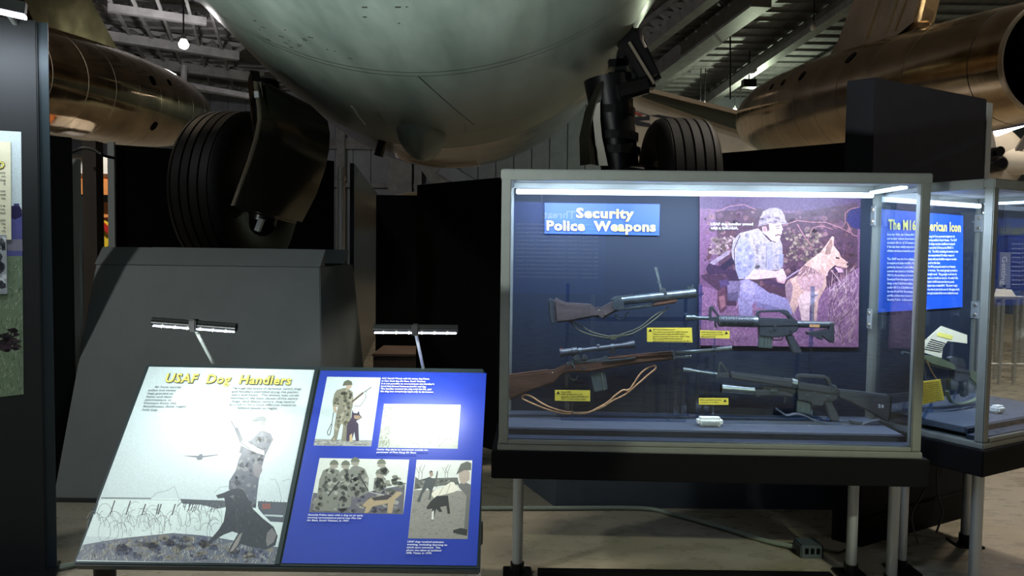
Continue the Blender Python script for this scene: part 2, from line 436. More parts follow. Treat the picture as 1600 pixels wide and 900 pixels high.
# left side: members crossing the bay
truss((150, -2), (330, 20), (168, 12), (322, 34), 11.6, 11.0, 8, .2, .3)
truss((150, 40), (380, 72), (164, 56), (372, 88), 11.6, 11.0, 9, .2, .42)
truss((190, 84), (410, 114), (214, 97), (400, 122), 11.5, 11.0, 9, .2, .5)
truss((262, 120), (420, 146), (280, 134), (420, 156), 11.5, 11.0, 7, .2, .4)
for a, b in (((168, -5), (248, 130)), ((205, -5), (268, 120)), ((244, -5), (290, 120)), ((290, -5), (330, 140)), ((330, 20), (368, 150))):
    part('sway_rod', m_steel, ceil, beam(atZ(*a, 11.2), atZ(*b, 11.2), .12, .12))
part('drain_pipe', m_steel, ceil, tube([atY(287, 102, 38), atY(287, 128, 38), atY(295, 133, 38), atY(400, 152, 38)], .16, 8), smooth=True)

# far wall with siding, columns and girts
YW = 52.0
wall = struct('wall_far', m_siding, box((2, YW + .3, 5.9), (96, 0.3, 12.2)), label='pale grey corrugated far hangar wall')
sid = mesh_from('siding_panel', [box((0, 0, 0), (1.16, .12, 11.8))], V((0, 0, 0)), bevel=.03); sid.materials.append(m_siding)
for i in range(34):
    o = bpy.data.objects.new('siding_panel', sid); COL.objects.link(o); o.parent = wall; o.location = (-27 + i * 1.2, YW + .08, 5.95)
for py_, wd in ((225, .7), (289, .3)):
    z = atY(480, py_, YW).z
    part('wall_girt', m_steel, wall, beam((-27, YW - .25, z), (-1, YW - .25, z), .3, wd))
for px_, wd in ((536, .5), (627, 1.6), (655, .5), (430, .4)):
    x = atY(px_, 250, YW).x
    part('wall_column', m_steel, wall, beam((x, YW - .5, 0.05), (x, YW - .5, 11), .4, wd, up=(1, 0, 0)))
part('wall_brace', m_steel, wall, beam(atY(655, 240, YW - .6), atY(700, 300, YW - .6), .4, 1.1))
part('wall_brace', m_siding, wall, beam(atY(690, 262, YW - .7), atY(760, 305, YW - .7), .4, .9))
struct('wall_right', m_beige, box((49, 24, 5.9), (.3, 76, 12.2)), label='beige side wall of the hangar')
struct('wall_left', m_siding, box((-44, 24, 5.9), (.3, 76, 12.2)), label='pale side wall of the hangar')

# ================================================================== THE AIRCRAFT OVERHEAD
ac = root('jet_aircraft', 'large green-grey jet aircraft overhead with polished engine pods and black wheels', 'aircraft', (-0.7, 6, 0))
ZB = 2.6
def fus(Y):
    """centre x, bottom z, radius"""
    tab = ((-4, -.26, 2.62, 1.96), (3, -.52, ZB, 1.98), (5, -.62, ZB, 2.05), (7, -.74, ZB, 2.18), (8.6, -.8, ZB, 2.25), (9.7, -.82, ZB + .01, 2.24),
           (10.5, -.84, ZB + .1, 2.15), (12, -.86, ZB + .45, 1.85), (14, -.9, ZB + 1.0, 1.35), (16, -.94, ZB + 1.5, .85), (17, -.96, ZB + 1.9, .4))
    for a, b in zip(tab[:-1], tab[1:]):
        if Y <= b[0]:
            t = max(0, (Y - a[0]) / (b[0] - a[0])); return tuple(a[i] + (b[i] - a[i]) * t for i in (1, 2, 3))
    return tab[-1][1:]
def fpt(Y, phi, off=0.0):
    """point on the skin; phi degrees from the belly line, positive to the right"""
    x, zb, r = fus(Y); a = math.radians(phi); r2 = r + off
    return V((x + r2 * math.sin(a), Y, zb + r - r2 * math.cos(a)))
def skin(y0, y1, ny, p0, p1, nphi):
    return grid([[fpt(y0 + (y1 - y0) * i / ny, p0 + (p1 - p0) * j / nphi) for j in range(nphi + 1)] for i in range(ny + 1)])
part('belly_skin', m_skin, ac, skin(-4, 7.7, 40, -100, 47, 60), smooth=True)
part('side_skin', m_chrome2, ac, skin(-4, 7.7, 40, 47, 260, 60), smooth=True, label='bare polished metal upper side')
part('tail_skin', m_chrome, ac, skin(7.7, 17, 40, -100, 260, 90), smooth=True, label='polished bare metal rear section')
def ring_seam(Y, a, b, wd=.007):
    return grid([[fpt(Y + s * wd / 2, a + (b - a) * j / 60, .0015) for j in range(61)] for s in (-1, 1)])
def long_seam(phi, y0, y1, wd=.006):
    return grid([[fpt(y0 + (y1 - y0) * i / 20, phi + s * wd / 4 * 57 / 2, .0015) for s in (-1, 1)] for i in range(21)])
for Y, a, b in ((4.43, -70, 46), (4.52, -60, 46), (6.75, 6, 30), (7.69, -70, 46)):
    part('panel_seam', m_seam, ac, ring_seam(Y, a, b))
for phi, a, b in ((38, 0, 4.45), (42.5, 0, 4.45), (-10, 5.9, 6.6), (8, 6.3, 6.78)):
    part('panel_seam', m_seam, ac, long_seam(phi, a, b))
sk = [fpt(4.53 + 1.9 * t, 1 + 9 * t, .0015) for t in (0, .33, .66, 1)]
part('panel_seam', m_seam, ac, tube(sk, .002, 6))
part('paint_scrape', m_scrape, ac, strap([fpt(5.9 + .9 * t, -15.5 + .12 * math.sin(t * 9), .0015) for t in [i / 8 for i in range(9)]], (1, 0, 0), .018, .003), label='white scrape in the paint')
for i in range(22):                       # chips in the paint around the seam
    Y = random.uniform(3.9, 4.4); ph = random.uniform(-24, -8)
    if i > 16: Y, ph = random.uniform(3.2, 3.9), random.uniform(-10, 6)
    L_, W_ = random.uniform(.006, .03), random.uniform(.004, .012)
    part('paint_chip', m_seam, ac, box(fpt(Y, ph, .0012), (L_, W_, .003), (V((math.cos(math.radians(ph)), 0, math.sin(math.radians(ph)))), V((0, 1, 0)), V((-math.sin(math.radians(ph)), 0, math.cos(math.radians(ph)))))))
# teardrop blister under the belly
bl = []
for i in range(13):
    t = i / 12; y = 6.25 + 1.0 * t; h = .27 * (math.sin(math.pi * min(1, t * 1.02)) ** .6) * (1.05 - .45 * (1 - t)); wv = .21 * (math.sin(math.pi * min(1, t)) ** .55)
    x0, zb, r = fus(y); xc = atY(655, 215, 6.7).x + .03 * t
    bl.append([V((xc + wv * math.cos(a), y, zb + .05 - (h + .05) * math.sin(a))) for a in [math.pi * k / 14 for k in range(15)]])
part('blister_fairing', m_skin, ac, grid(bl), smooth=True, label='teardrop fairing under the belly')
# drain mast and small lamps at the rear of the belly
part('drain_mast', m_gear, ac, tube([fpt(8.2, -16), fpt(8.2, -16, .12)], .05, 10))

# engine pods
def pod(near, tip, prof, extra, m):
    ax = (tip - near); L = ax.length; ax.normalize()
    pr = [(t * L, r) for t, r in prof]
    o = part('engine_pod', m, ac, lathe(near, ax, pr, 56, caps=False), smooth=True, label='polished aluminium engine pod with warm reflections in its colour')
    def rr(t):
        for (a, ra), (b, rb) in zip(prof[:-1], prof[1:]):
            if t <= b: return ra + (rb - ra) * (t - a) / (b - a)
        return prof[-1][1]
    for t in (.05, .18, .27, .36, .44, .52, .6, .68, .76, .84, .9):
        part('pod_band', m_seam if t < .1 else m_edge, o, lathe(near + ax * (t * L - .004), ax, [(0, rr(t) + .0015), (.008, rr(t) + .0015)], 56, caps=False))
    part('intake_lip', m_edge, o, lathe(near, ax, [(-.02, prof[0][1] - .02), (-.03, prof[0][1]), (.02, prof[0][1] + .004)], 56, caps=False), smooth=True)
    part('exhaust_duct', m_void, o, lathe(near + ax * .01, ax, [(0, prof[0][1] - .015), (.5, prof[0][1] - .05), (1.6, prof[0][1] - .12), (1.7, .02)], 48, caps=False), smooth=True)
    q = ax.cross(V((0, 0, 1))).normalized(); s = q.cross(ax)
    for t, ang, sz in extra:              # access holes
        a = math.radians(ang); d = q * math.cos(a) + s * math.sin(a)
        c = near + ax * (t * L) + d * (rr(t) + .001)
        part('vent_hole', m_void, o, lathe(c, d, [(-.004, sz), (.004, sz)], 14, sx=1.0))
    return o
PROF = [(0, .48), (.04, .51), (.10, .54), (.25, .59), (.45, .64), (.6, .66), (.72, .64), (.8, .60), (.87, .54), (.92, .455), (.955, .36), (.98, .24), (.995, .11), (1, .02)]
podR = pod(atY(1652, 90, 6.35), atY(1172, 192, 13.8), PROF, ((.52, 148, .07), (.60, 150, .05), (.66, 150, .05), (.36, 140, .08)), m_warmrefl)
podL = pod(atY(-260, 46, 6.35), atY(312, 186, 13.8), PROF, ((.58, 20, .07), (.66, 26, .05), (.6, -35, .07)), m_chrome)
def pylon(X, px):
    pts = [atX(x, y, X) for x, y in px]
    return prism(pts, (1, 0, 0), .22)
pyR = part('pylon', m_warmrefl, ac, pylon(atY(1300, 100, 10.3).x + .12, ((1290, 112), (1320, 62), (1368, -60), (1470, -60), (1446, 40), (1380, 90))), bevel=.05, label='polished engine pylon')
pyL = part('pylon', m_warmrefl, ac, pylon(atY(175, 95, 10.6).x - .1, ((190, 105), (112, -40), (0, -40), (45, 60), (100, 90))), bevel=.05, label='polished engine pylon')
for pts in (((1352, 60), (1385, -40)), ((1382, 52), (1412, -40)), ((1395, 48), (1428, -40))):
    X = atY(1300, 100, 10.3).x
    part('rivet_strip', m_edge, pyR, beam(atX(*pts[0], X), atX(*pts[1], X), .03, .03))

# main wheels, struts and gear doors
def wheel(c, ax, R, wd, lab):
    half = wd / 2; pr = [(-half * .72, R * .42), (-half * .92, R * .55), (-half, R * .72), (-half * .93, R * .88), (-half * .78, R * .965)]
    g = [-.62, -.31, 0, .31, .62]; lo = -.78
    for k in g:
        pr += [((k - .035) * half, R * (1 - .02 * abs(k))), ((k - .02) * half, R * .972), ((k + .02) * half, R * .972), ((k + .035) * half, R * (1 - .02 * abs(k)))]
    pr += [(half * .78, R * .965), (half * .93, R * .88), (half, R * .72), (half * .92, R * .55), (half * .72, R * .42)]
    o = part('main_wheel', m_rubber, ac, lathe(c, ax, pr, 64), smooth=True, label=lab)
    part('hub', m_gear, o, lathe(c, ax, [(-half * .75, R * .2), (-half * .7, R * .43), (half * .7, R * .43), (half * .75, R * .2)], 32), smooth=True)
    part('hub_cap', m_edge, o, lathe(c, ax, [(half * .74, .09), (half * .95, .06)], 20), smooth=True)
    return o
WLc = atY(372, 302, 6.9); WRc = atY(1058, 285, 6.0)
wheel(WLc, (1, -.22, 0), .72, .54, 'left grooved black tyre')
wheel(WRc, (1, .06, .0), .49, .47, 'right grooved black tyre')
# black axle stands carry the wheels
gl = zm(270, 110, 900 / 290.0)
gpx = lambda pts, Y: [atY(x, y, Y) for x, y in gl(pts)]
# left gear door: curved shell, leading edge bright
def door(left, right, Y0, Y1, bulge):
    rows = []
    n = len(left)
    for i in range(n):
        A = atY(*left[i], Y0); B = atY(*right[i], Y1); row = []
        for j in range(13):
            t = j / 12; p = A.lerp(B, t); p.y -= bulge * math.sin(math.pi * t) ; row.append(p)
        rows.append(row)
    return rows
dl = gl([(412, 52), (420, 110), (430, 180), (432, 240), (415, 330), (385, 430), (345, 540), (303, 655)])
dr = gl([(500, 90), (640, 160), (725, 240), (736, 300), (732, 380), (715, 470), (670, 600), (600, 735)])
rows = door(dl, dr, 5.35, 6.1, .10)
part('gear_door', m_doorin, ac, grid(rows), grid([[p + V((0.03, .05, 0)) for p in r] for r in rows]), smooth=True, label='curved left gear door')
part('door_edge', m_edge, ac, strap([r[0] + V((-.012, .02, 0)) for r in rows], (.75, .6, 0), .05, .012))
part('door_edge', m_doorin, ac, strap([p + V((0, .02, -.01)) for p in rows[-1]], (0, 1, 0), .05, .012))
part('door_hinge', m_gear, ac, beam(atY(396, 118, 5.6), atY(402, 152, 5.5), .06, .1))
part('door_hinge', m_alu, ac, beam(atY(401, 143, 5.3), atY(402, 153, 5.3), .03, .03))
part('torque_link', m_alu, ac, beam(atY(409, 342, 5.8), atY(402, 361, 5.8), .05, .035))
part('axle', m_gear, ac, tube([WLc + V((.2, 0, 0)), atY(410, 350, 6.0)], .10, 14), smooth=True)
part('gear_strut', m_gear, ac, tube([atY(412, 130, 6.2), atY(425, 290, 6.1), atY(410, 350, 6.0)], [.12, .11, .1], 14), smooth=True)
# right gear
ry = 6.1
rz = zm(880, 20, 3.6)
P_ = lambda pts, Y: [atY(x, y, Y) for x, y in rz(pts)]
s = P_([(250, 370), (275, 560), (300, 720), (320, 880)], ry)
part('gear_strut', m_gear, ac, tube(s, [.19, .17, .155, .15], 20), smooth=True, label='black oleo strut')
for y_ in (560, 700, 780):
    p = P_([(250 + (y_ - 370) * .137, y_)], ry)[0]
    part('strut_collar', m_gear, ac, lathe(p, (.03, 0, 1), [(-.03, .18), (.03, .18)], 20))
part('drag_link', m_gear, ac, beam(*P_([(335, 110), (480, 375)], ry - .1), .12, .15))
part('drag_link', m_gear, ac, beam(*P_([(405, 170), (505, 395)], ry + .1), .14, .12))
part('side_brace', m_gear, ac, beam(*P_([(250, 392), (510, 380)], ry), .12, .13))
part('side_brace', m_gear, ac, tube(P_([(310, 450), (470, 405)], ry - .15), .07, 10))
part('side_brace', m_gear, ac, beam(*P_([(340, 210), (310, 380)], ry), .08, .09))
part('side_brace', m_gear, ac, beam(*P_([(255, 290), (370, 280)], ry), .08, .06))
part('actuator', m_gear, ac, tube(P_([(400, 100), (405, 170), (430, 220)], ry), .07, 12), smooth=True)
part('link_edge', m_edge, ac, beam(*P_([(370, 165), (512, 400)], ry - .2), .015, .02))
rows = [[p.copy(), q.copy()] for p, q in zip(P_([(175, 520), (168, 600), (178, 700), (205, 860)], 5.9), P_([(208, 500), (208, 600), (218, 700), (252, 860)], 5.9))]
part('door_edge', m_wing, ac, grid(rows), label='pale inner edge of the right gear door')
rows = [[p, p.lerp(q, .5) + V((0, -.1, 0)), q] for p, q in zip(P_([(190, 400), (120, 560), (90, 700), (95, 860)], 5.95), P_([(235, 400), (205, 560), (175, 700), (200, 860)], 6.0))]
part('gear_door', m_doorin, ac, grid(rows), smooth=True, label='dark right gear door')
part('wheel_axle', m_gear, ac, tube([atY(968, 270, 6.05), WRc], .09, 12), smooth=True)
part('gear_strut', m_gear, ac, tube([atY(968, 262, 6.1), atY(970, 300, 6.1)], .14, 16), smooth=True)

# second aircraft behind: pale wing with insignia
WP = (atY(1080, 190, 15), V((.25, -.9, -.35)))
wg = root('aircraft_wing', 'pale grey aircraft wing with star-and-bar insignia behind the right wheel', 'wing', (4, 15, 0))
wn = WP[1].normalized()
wp = lambda pts, pl=WP: [onp(x, y, pl) for x, y in pts]
part('wing_panel', m_wing, wg, prism(wp([(965, 128), (1010, 144), (1180, 200), (1185, 262), (960, 262)]), wn, .25))
part('leading_edge', m_wingdk, wg, prism([p - wn * -.16 for p in wp([(975, 132), (1000, 137), (1172, 182), (1176, 210), (1100, 185), (1000, 150)])], wn, .08))
part('leading_edge_strip', m_edge, wg, beam(onp(996, 136, WP) + wn * .2, onp(1172, 180, WP) + wn * .2, .08, .08))
def ins(name, m, pts, lift):
    part(name, m, wg, prism([p + wn * (.126 + lift) for p in wp(rz(pts))], wn, .004))
ins('insignia_bar', m_blue, [(318, 540), (350, 528), (478, 572), (440, 580)], .0)
ins('insignia_stripe', m_white, [(326, 542), (352, 532), (455, 572), (430, 576)], .004)
ins('insignia_stripe', m_red, [(338, 542), (360, 537), (440, 568), (420, 571)], .008)
ins('insignia_disc', m_blue, [(370, 595), (385, 578), (470, 572), (472, 595), (410, 600), (475, 615), (482, 636), (400, 625)], .003)
ins('insignia_bar', m_blue, [(470, 570), (520, 565), (640, 588), (560, 592)], .0)
# far aircraft nose seen over the black partition
nose = atY(650, 330, 15.5)
thing('aircraft_nose', 'grey rounded nose of a distant aircraft above the black centre partition', 'aircraft',
      M('grey_nose_paint', (120, 114, 104), .4), lathe(nose + V((-.75, 0, -.02)), (1, 0, 0), [(0, .02), (.04, .14), (.14, .25), (.3, .33), (.6, .40), (1.0, .43), (1.6, .44), (2.2, .40)], 40), smooth=True)
# white propeller aircraft at the far right
wa = root('propeller_aircraft', 'white aircraft with black propeller at the far right', 'aircraft', (9, 15, 0))
part('fuselage', m_offwhite, wa, lathe(atY(1520, 250, 15.5), (1, 0, 0), [(0, .75), (.2, .74), (.5, .66), (.75, .48), (.86, .28), (.9, .02)], 36), smooth=True)
part('spinner', m_offwhite, wa, lathe(atY(1556, 250, 15), (1, -.1, -.1), [(0, .26), (.3, .27), (.6, .22), (.85, .12), (.98, .02)], 28), smooth=True)
part('propeller_blade', m_gear, wa, prism([atY(x, y, 14.8) for x, y in ((1535, 224), (1537, 223), (1562, 255), (1566, 260), (1558, 264), (1553, 258))], (0, 1, 0), .06))
part('propeller_blade', M('grey_blade', (86, 84, 84), .4), wa, prism([atY(x, y, 14.8) for x, y in ((1574, 253), (1576, 254), (1600, 232), (1606, 205), (1598, 215))], (0, 1, 0), .06))
part('engine_front', m_gear, wa, lathe(atY(1548, 258, 14.9), (0, -1, 0), [(0, .16), (.3, .15), (.36, .1)], 20), smooth=True)
part('propeller_hub', m_gear, wa, lathe(atY(1553, 238, 14.9), (0, -1, 0), [(0, .1), (.2, .09)], 16), smooth=True)
fx = root('fluorescent_fixture', 'bright twin fluorescent tube fixture under the right engine pod', 'light', tuple(atY(1590, 205, 12)))
for a, b in (((1556, 208), (1578, 200)), ((1580, 199), (1625, 184))):
    part('tube', m_fluo, fx, tube([atY(*a, 12), atY(*b, 12)], .055, 10))
part('housing', m_white, fx, beam(atY(1553, 205, 12.1), atY(1625, 180, 12.1), .2, .06))

# pendant lamps under the roof
def pendant(px, py, Y, r, m, lab, p, col):
    c = atY(px, py, Y)
    o = root('pendant_lamp', lab, 'lamp', (c.x, c.y, c.z - r))
    part('bulb', m, o, lathe(c - V((0, 0, r)), (0, 0, 1), [(0, r * .5), (r * .3, r * .85), (r * .9, r), (r * 1.5, r * .7), (r * 1.9, r * .35)], 20), smooth=True)
    part('cap', m_steel, o, lathe(c + V((0, 0, r * .8)), (0, 0, 1), [(0, r * .6), (r * .8, r * .4), (r * 1.2, r * .2)], 16), smooth=True)
    part('cord', m_cord, o, tube([c + V((0, 0, r)), V((c.x, c.y, ZC))], .03, 6))
    if p: light('pendant_light', 'POINT', c - V((0, 0, r * 1.3)), p, col, size=r, parent=o)
pendant(287, 68, 30, .19, m_bulb, 'bright pendant lamp hanging under the roof at upper left', 1600, (1, .95, .95))
pendant(1178, 162, 42, .16, m_bulbg, 'greenish pendant lamp beside the right engine pod tip', 1500, (.85, 1, .7))
pendant(1148, 172, 44, .13, m_bulb, 'left of two small lamps above the pale wing', 0, None)
pendant(1156, 174, 44, .11, m_bulb, 'right of two small lamps above the pale wing', 0, None)
pendant(1094, 160, 44, .08, m_bulb, 'left of two tiny lamps near the landing gear brace', 0, None)
pendant(1101, 161, 44, .08, m_bulb, 'right of two tiny lamps near the landing gear brace', 0, None)
pendant(1271, 42, 30, .12, m_offwhite, 'unlit white camera dome hanging from a rod at upper right', 0, None)
c = atY(1170, 131, 40)
thing('ceiling_speaker', 'black box hanging in the green-lit roof at right', 'speaker', m_gear, box(c, (.65, .5, .4)), beam(c, V((c.x, c.y, ZC)), .05, .05))
o = root('hanging_rod', 'long thin dark rod hanging from the roof between girders', 'rod', tuple(atY(1141, 155, 36)))
part('rod', m_gear, o, tube([atY(1141, 155, 36), atY(1141, -20, 36)], .035, 6))

# ================================================================== PARTITIONS AND BACKGROUND EXHIBITS
def vpanel(a, b, z0, z1, t=.06):
    a, b = V((a.x, a.y, 0)), V((b.x, b.y, 0)); d = (b - a).normalized(); n = V((-d.y, d.x, 0))
    c = (a + b) / 2; c.z = (z0 + z1) / 2
    return box(c, ((b - a).length, t, z1 - z0), (d, n, V((0, 0, 1))))
thing('partition_panel', 'wide black partition wall behind the left main wheel', 'partition', m_black, vpanel(atY(180, 300, 7.8), atY(520, 300, 9.0), 0, 2.6, .1), bevel=.004)
thing('partition_panel', 'glossy dark partition receding behind the grey kiosk beside silver post', 'partition', m_satin, vpanel(atY(550, 300, 9.0), atY(588, 300, 14.0), 0, 2.58, .05))
thing('partition_panel', 'narrow black partition in the middle below the distant grey nose', 'partition', m_black, vpanel(atY(588, 400, 8.2), atY(664, 400, 8.2), 0, 2.16), bevel=.004)
thing('partition_panel', 'tall black partition just left of the weapons display case', 'partition', m_black, vpanel(atY(655, 400, 6.85), atY(868, 400, 5.6), 0, 2.16), bevel=.004)
thing('partition_panel', 'low black partition between right wheel and tall charcoal column', 'partition', m_black, vpanel(atY(1322, 300, 6.0), atY(1080, 300, 6.95), 0, 2.46), bevel=.004)
thing('partition_panel', 'narrow black partition under the left engine pod', 'partition', m_black, vpanel(atY(40, 300, 4.9), atY(113, 300, 5.05), 0, 2.29), bevel=.004)
thing('steel_post', 'silver post standing between black partitions left of centre', 'post', m_alu, tube([V((atY(534, 300, 8.9).x, 8.9, 0)), atY(534, 261, 8.9)], .045, 16),
      lathe(atY(534, 281, 8.9), (0, 0, 1), [(0, .055), (.05, .055)], 16), smooth=True)
thing('steel_post', 'flat silver post right of the black partition under left engine pod', 'post', m_alu, beam(V((atY(119, 300, 5.15).x, 5.15, 0)), atY(119, 249, 5.15), .03, .045, up=(1, 0, 0)))
thing('steel_post', 'flat silver post at left end of wide black partition', 'post', m_alu, beam(V((atY(174, 300, 7.7).x, 7.7, 0)), atY(174, 222, 7.7), .03, .066, up=(1, 0, 0)))
thing('square_column', 'brown square column in the gap at left', 'column', m_browncol, beam(V((atY(147, 400, 6.2).x, 6.2, 0)), V((atY(147, 400, 6.2).x, 6.2, 2.42)), .11, .11))
thing('cable_loop', 'black cable sagging between silver posts at upper left', 'cable', m_cord, tube(smooth_path([atY(113, 238, 6.0), atY(128, 232, 6.0), atY(145, 234, 6.0), atY(162, 243, 6.0), atY(180, 247, 6.3)]), .012, 8), smooth=True)
oc = root('orange_vehicle', 'orange vehicle body glimpsed in the gap at left', 'vehicle', tuple(atY(148, 345, 10)))
part('body', m_orange, oc, box(atY(148, 312, 10), (.75, .5, .55)), bevel=.04)
part('bumper', m_gear, oc, box(atY(148, 310, 9.7), (.75, .06, .09)))
part('roof_band', m_offwhite, oc, box(atY(148, 262, 10), (.75, .5, .28)), bevel=.04)
part('lower_body', m_gear, oc, box(atY(148, 460, 10.05), (.7, .4, 1.8)))
sg = root('round_sign', 'yellow and red round sign behind the brown column', 'sign', tuple(atY(150, 362, 9.6)))
part('disc', M('sign_yellow', (222, 190, 50), .5), sg, lathe(atY(156, 366, 9.5), (0, -1, 0), [(0, .18), (.02, .18)], 28))
part('red_band', M('sign_red', (176, 36, 30), .5), sg, beam(atY(150, 342, 9.46), atY(172, 362, 9.46), .01, .07, up=(0, 0, 1)))
thing('white_showcase', 'pale glass showcase behind the silver post at left', 'showcase', M('pale_showcase', (178, 190, 214), .25), box(atY(131, 395, 8.0), (.16, .4, 1.15)), box((atY(131, 520, 8.0).x, 8.0, .5), (.14, .38, 1.0)), bevel=.01)
bx = root('storage_box', 'low brown box behind the right reading lamp', 'box', tuple(atZ(617, 700, 0)))
p0 = atY(617, 557, 7.0)
part('body', M('brown_box', (70, 54, 46), .6, noise=.2, scale=5), bx, box((p0.x, 7.3, p0.z / 2), (.40, .6, p0.z)), bevel=.008)
part('lid', M('brown_lid', (96, 76, 64), .6), bx, box((p0.x, 7.3, p0.z + .012), (.42, .62, .024)), bevel=.005)

# grey sloped kiosk behind the lectern
gk = root('sloped_kiosk', 'large slate-grey sloped kiosk behind the dog handler lectern', 'kiosk', tuple(atZ(300, 786, 0)))
TL, TR, BR, BL = atY(150, 412, 5.3), atY(500, 418, 5.3), atZ(506, 790, 0), atZ(82, 783, 0)
TL.z = TR.z = (TL.z + TR.z) / 2
bTL, bTR = TL + V((0.02, .95, 0)), TR + V((0.03, .95, 0)); bBL, bBR = V((BL.x, 6.3, 0)), V((BR.x, 6.3, 0))
verts = [TL, TR, BR, BL, bTL, bTR, bBR, bBL]
part('body', m_greybox, gk, (verts, [(0, 1, 2, 3), (5, 4, 7, 6), (1, 5, 6, 2), (4, 0, 3, 7), (0, 4, 5, 1), (3, 2, 6, 7)]), bevel=.006)
def tri_rail(y, h=.12, d=.13):
    a, b = V((TL.x - .01, TL.y + y, TL.z)), V((TR.x, TR.y + y, TR.z))
    v = [a, a + V((0, d, 0)), a + V((.02, d * .55, h)), b, b + V((0, d, 0)), b + V((.02, d * .55, h))]
    return v, [(0, 1, 2), (5, 4, 3), (0, 3, 4, 1), (1, 4, 5, 2), (2, 5, 3, 0)]
part('top_rail', m_greybox, gk, tri_rail(.0))
part('top_rail', m_greybox, gk, tri_rail(.75))
part('top_tray', m_black, gk, box(((TL.x + TR.x) / 2, TL.y + .45, TL.z + .006), ((TR.x - TL.x) - .02, .6, .01)))
part('base_seam', m_seam, gk, beam(BL + V((0, -.01, .012)), BR + V((0, -.01, .012)), .02, .024))

# tall info panel at the left edge
ipR = atZ(74, 889, 0.03); ipd = V((-.915, -.404, 0)); ipn = V((.404, -.915, 0))
ip = root('poster_stand', 'tall dark navy info panel with colour poster at left edge', 'panel', (ipR.x - .5, ipR.y - .2, 0))
cc = ipR + ipd * .62; cc.z = 1.33
part('board', M('navy_black_laminate', (9, 12, 16), .55, noise=.2, scale=3), ip, box(cc, (1.24, .07, 2.6), (ipd, ipn, V((0, 0, 1)))), bevel=.006)
IPP = (ipR + ipn * .037, ipn)
part('edge_trim', m_frame, ip, beam(ipR + V((0.004, 0, 0)), ipR + V((0.004, 0, 2.6)), .012, .075, up=ipd))
part('foot', m_lampblk, ip, box(ipR + ipd * .25 + ipn * .18 + V((0, 0, -.005)), (.6, .5, .03), (ipd, ipn, V((0, 0, 1)))), bevel=.004)
la = IPP[0] + ipn * .32
A_, B_ = onp(-60, 6, (la, ipn)), onp(41, 28, (la, ipn))
lb = part('lamp_bar', m_lampblk, ip, beam(A_ + V((0, 0, .035)), B_ + V((0, 0, .035)), .05, .05), label='LED picture light over the poster')
part('led_strip', m_led, lb, beam(A_, B_, .03, .012))
part('lamp_arm', m_alu, ip, tube([A_.lerp(B_, .6) + V((0, 0, .04)), A_.lerp(B_, .6) + V((0, 0, .04)) - ipn * .32], .012, 8))
light('picture_light', 'AREA', (A_ + B_) / 2 + V((0, 0, -.03)) + ipd * .1, 7.5, COOL, onp(-10, 470, IPP), .5, .03, parent=ip)

# low slate partition under and behind the case
thing('low_partition', 'dark slate partition standing behind the weapons case legs', 'partition', m_low, prism([atZ(868, 793, 0), atZ(1345, 797, 0), atZ(1345, 797, 0) + V((0, .8, 0)), atZ(813, 752, 0)], (0, 0, 1), .0001),
      (lambda q: ([p + V((0, 0, 0)) for p in q] + [p + V((0, 0, 1.85)) for p in q], [(0, 1, 2, 3), (7, 6, 5, 4), (0, 4, 5, 1), (1, 5, 6, 2), (2, 6, 7, 3), (3, 7, 4, 0)]))([atZ(868, 793, 0), atZ(1345, 797, 0), atZ(1345, 797, 0) + V((0, .8, 0)), atZ(813, 752, 0)]))
# charcoal column behind the two cases
kC = V((1.918, 4.134, 0)); u2 = V((.866, .5, 0)).normalized(); v2 = V((-.5, .866, 0)).normalized()
kE = kC + u2 * 1.06; kA = V((1.808, 4.23, 0))
kp = [kC, kE, kE + v2 * .35, kA + V((.22, .42, 0)), kA]
kr = root('charcoal_column', 'tall angular charcoal column rising behind the two glass cases', 'column', (2.2, 4.4, 0))
part('body', m_kiosk, kr, (([p.copy() for p in kp] + [p + V((0, 0, 2.54)) for p in kp]), [(0, 1, 2, 3, 4), (9, 8, 7, 6, 5)] + [(i, (i + 1) % 5, 5 + (i + 1) % 5, 5 + i) for i in range(5)]), bevel=.003)
part('edge_post', m_alu, kr, beam(kE + u2 * .03 + v2 * .02, kE + u2 * .03 + v2 * .02 + V((0, 0, 2.52)), .05, .055, up=u2))
part('skirting', m_black, kr, beam(kC + V((0, 0, .08)) - v2 * .006, kE + V((0, 0, .08)) - v2 * .006, .012, .16))

# cables on the floor
thing('floor_conduit', 'grey conduit running along the floor under the weapons case', 'conduit', m_cable,
      tube(smooth_path([atZ(700, 794, .015), atZ(850, 794, .015), atZ(1000, 794, .015), atZ(1050, 803, .015), atZ(1120, 822, .015), atZ(1200, 846, .015), atZ(1254, 856, .03)]), .013, 8), smooth=True)
jb = root('power_box', 'small black power outlet box on the floor under the case', 'box', tuple(atZ(1268, 872, 0)))
pc = atZ(1268, 872, 0)
part('housing', M('grey_plastic', (62, 70, 74), .5), jb, box(pc + V((0, .05, .035)), (.12, .12, .07)), bevel=.006)
for dx in (-.03, .0, .03): part('outlet', m_void, jb, box(pc + V((dx, -.011, .04)), (.018, .004, .03)))
thing('loose_cable', 'short black cord leaving the power box', 'cord', m_cord, tube(smooth_path([pc + V((.06, .05, .03)), pc + V((.11, .06, .02)), pc + V((.16, .05, .012)), pc + V((.22, .09, .012))]), .006, 6), smooth=True)
thing('floor_conduit', 'dark conduit on the floor beside the left info panel', 'conduit', m_cable, tube([atZ(60, 893, .02), atZ(130, 879, .02), atZ(260, 880, .02)], .016, 8), smooth=True)
thing('loose_cable', 'black cord hanging under the right glass case in a loop', 'cord', m_cord, tube(smooth_path([atY(1443, 735, 3.95), atY(1444, 765, 3.95), atY(1425, 800, 3.9), atY(1428, 830, 3.9), atY(1436, 850, 3.85)]), .005, 6), smooth=True)
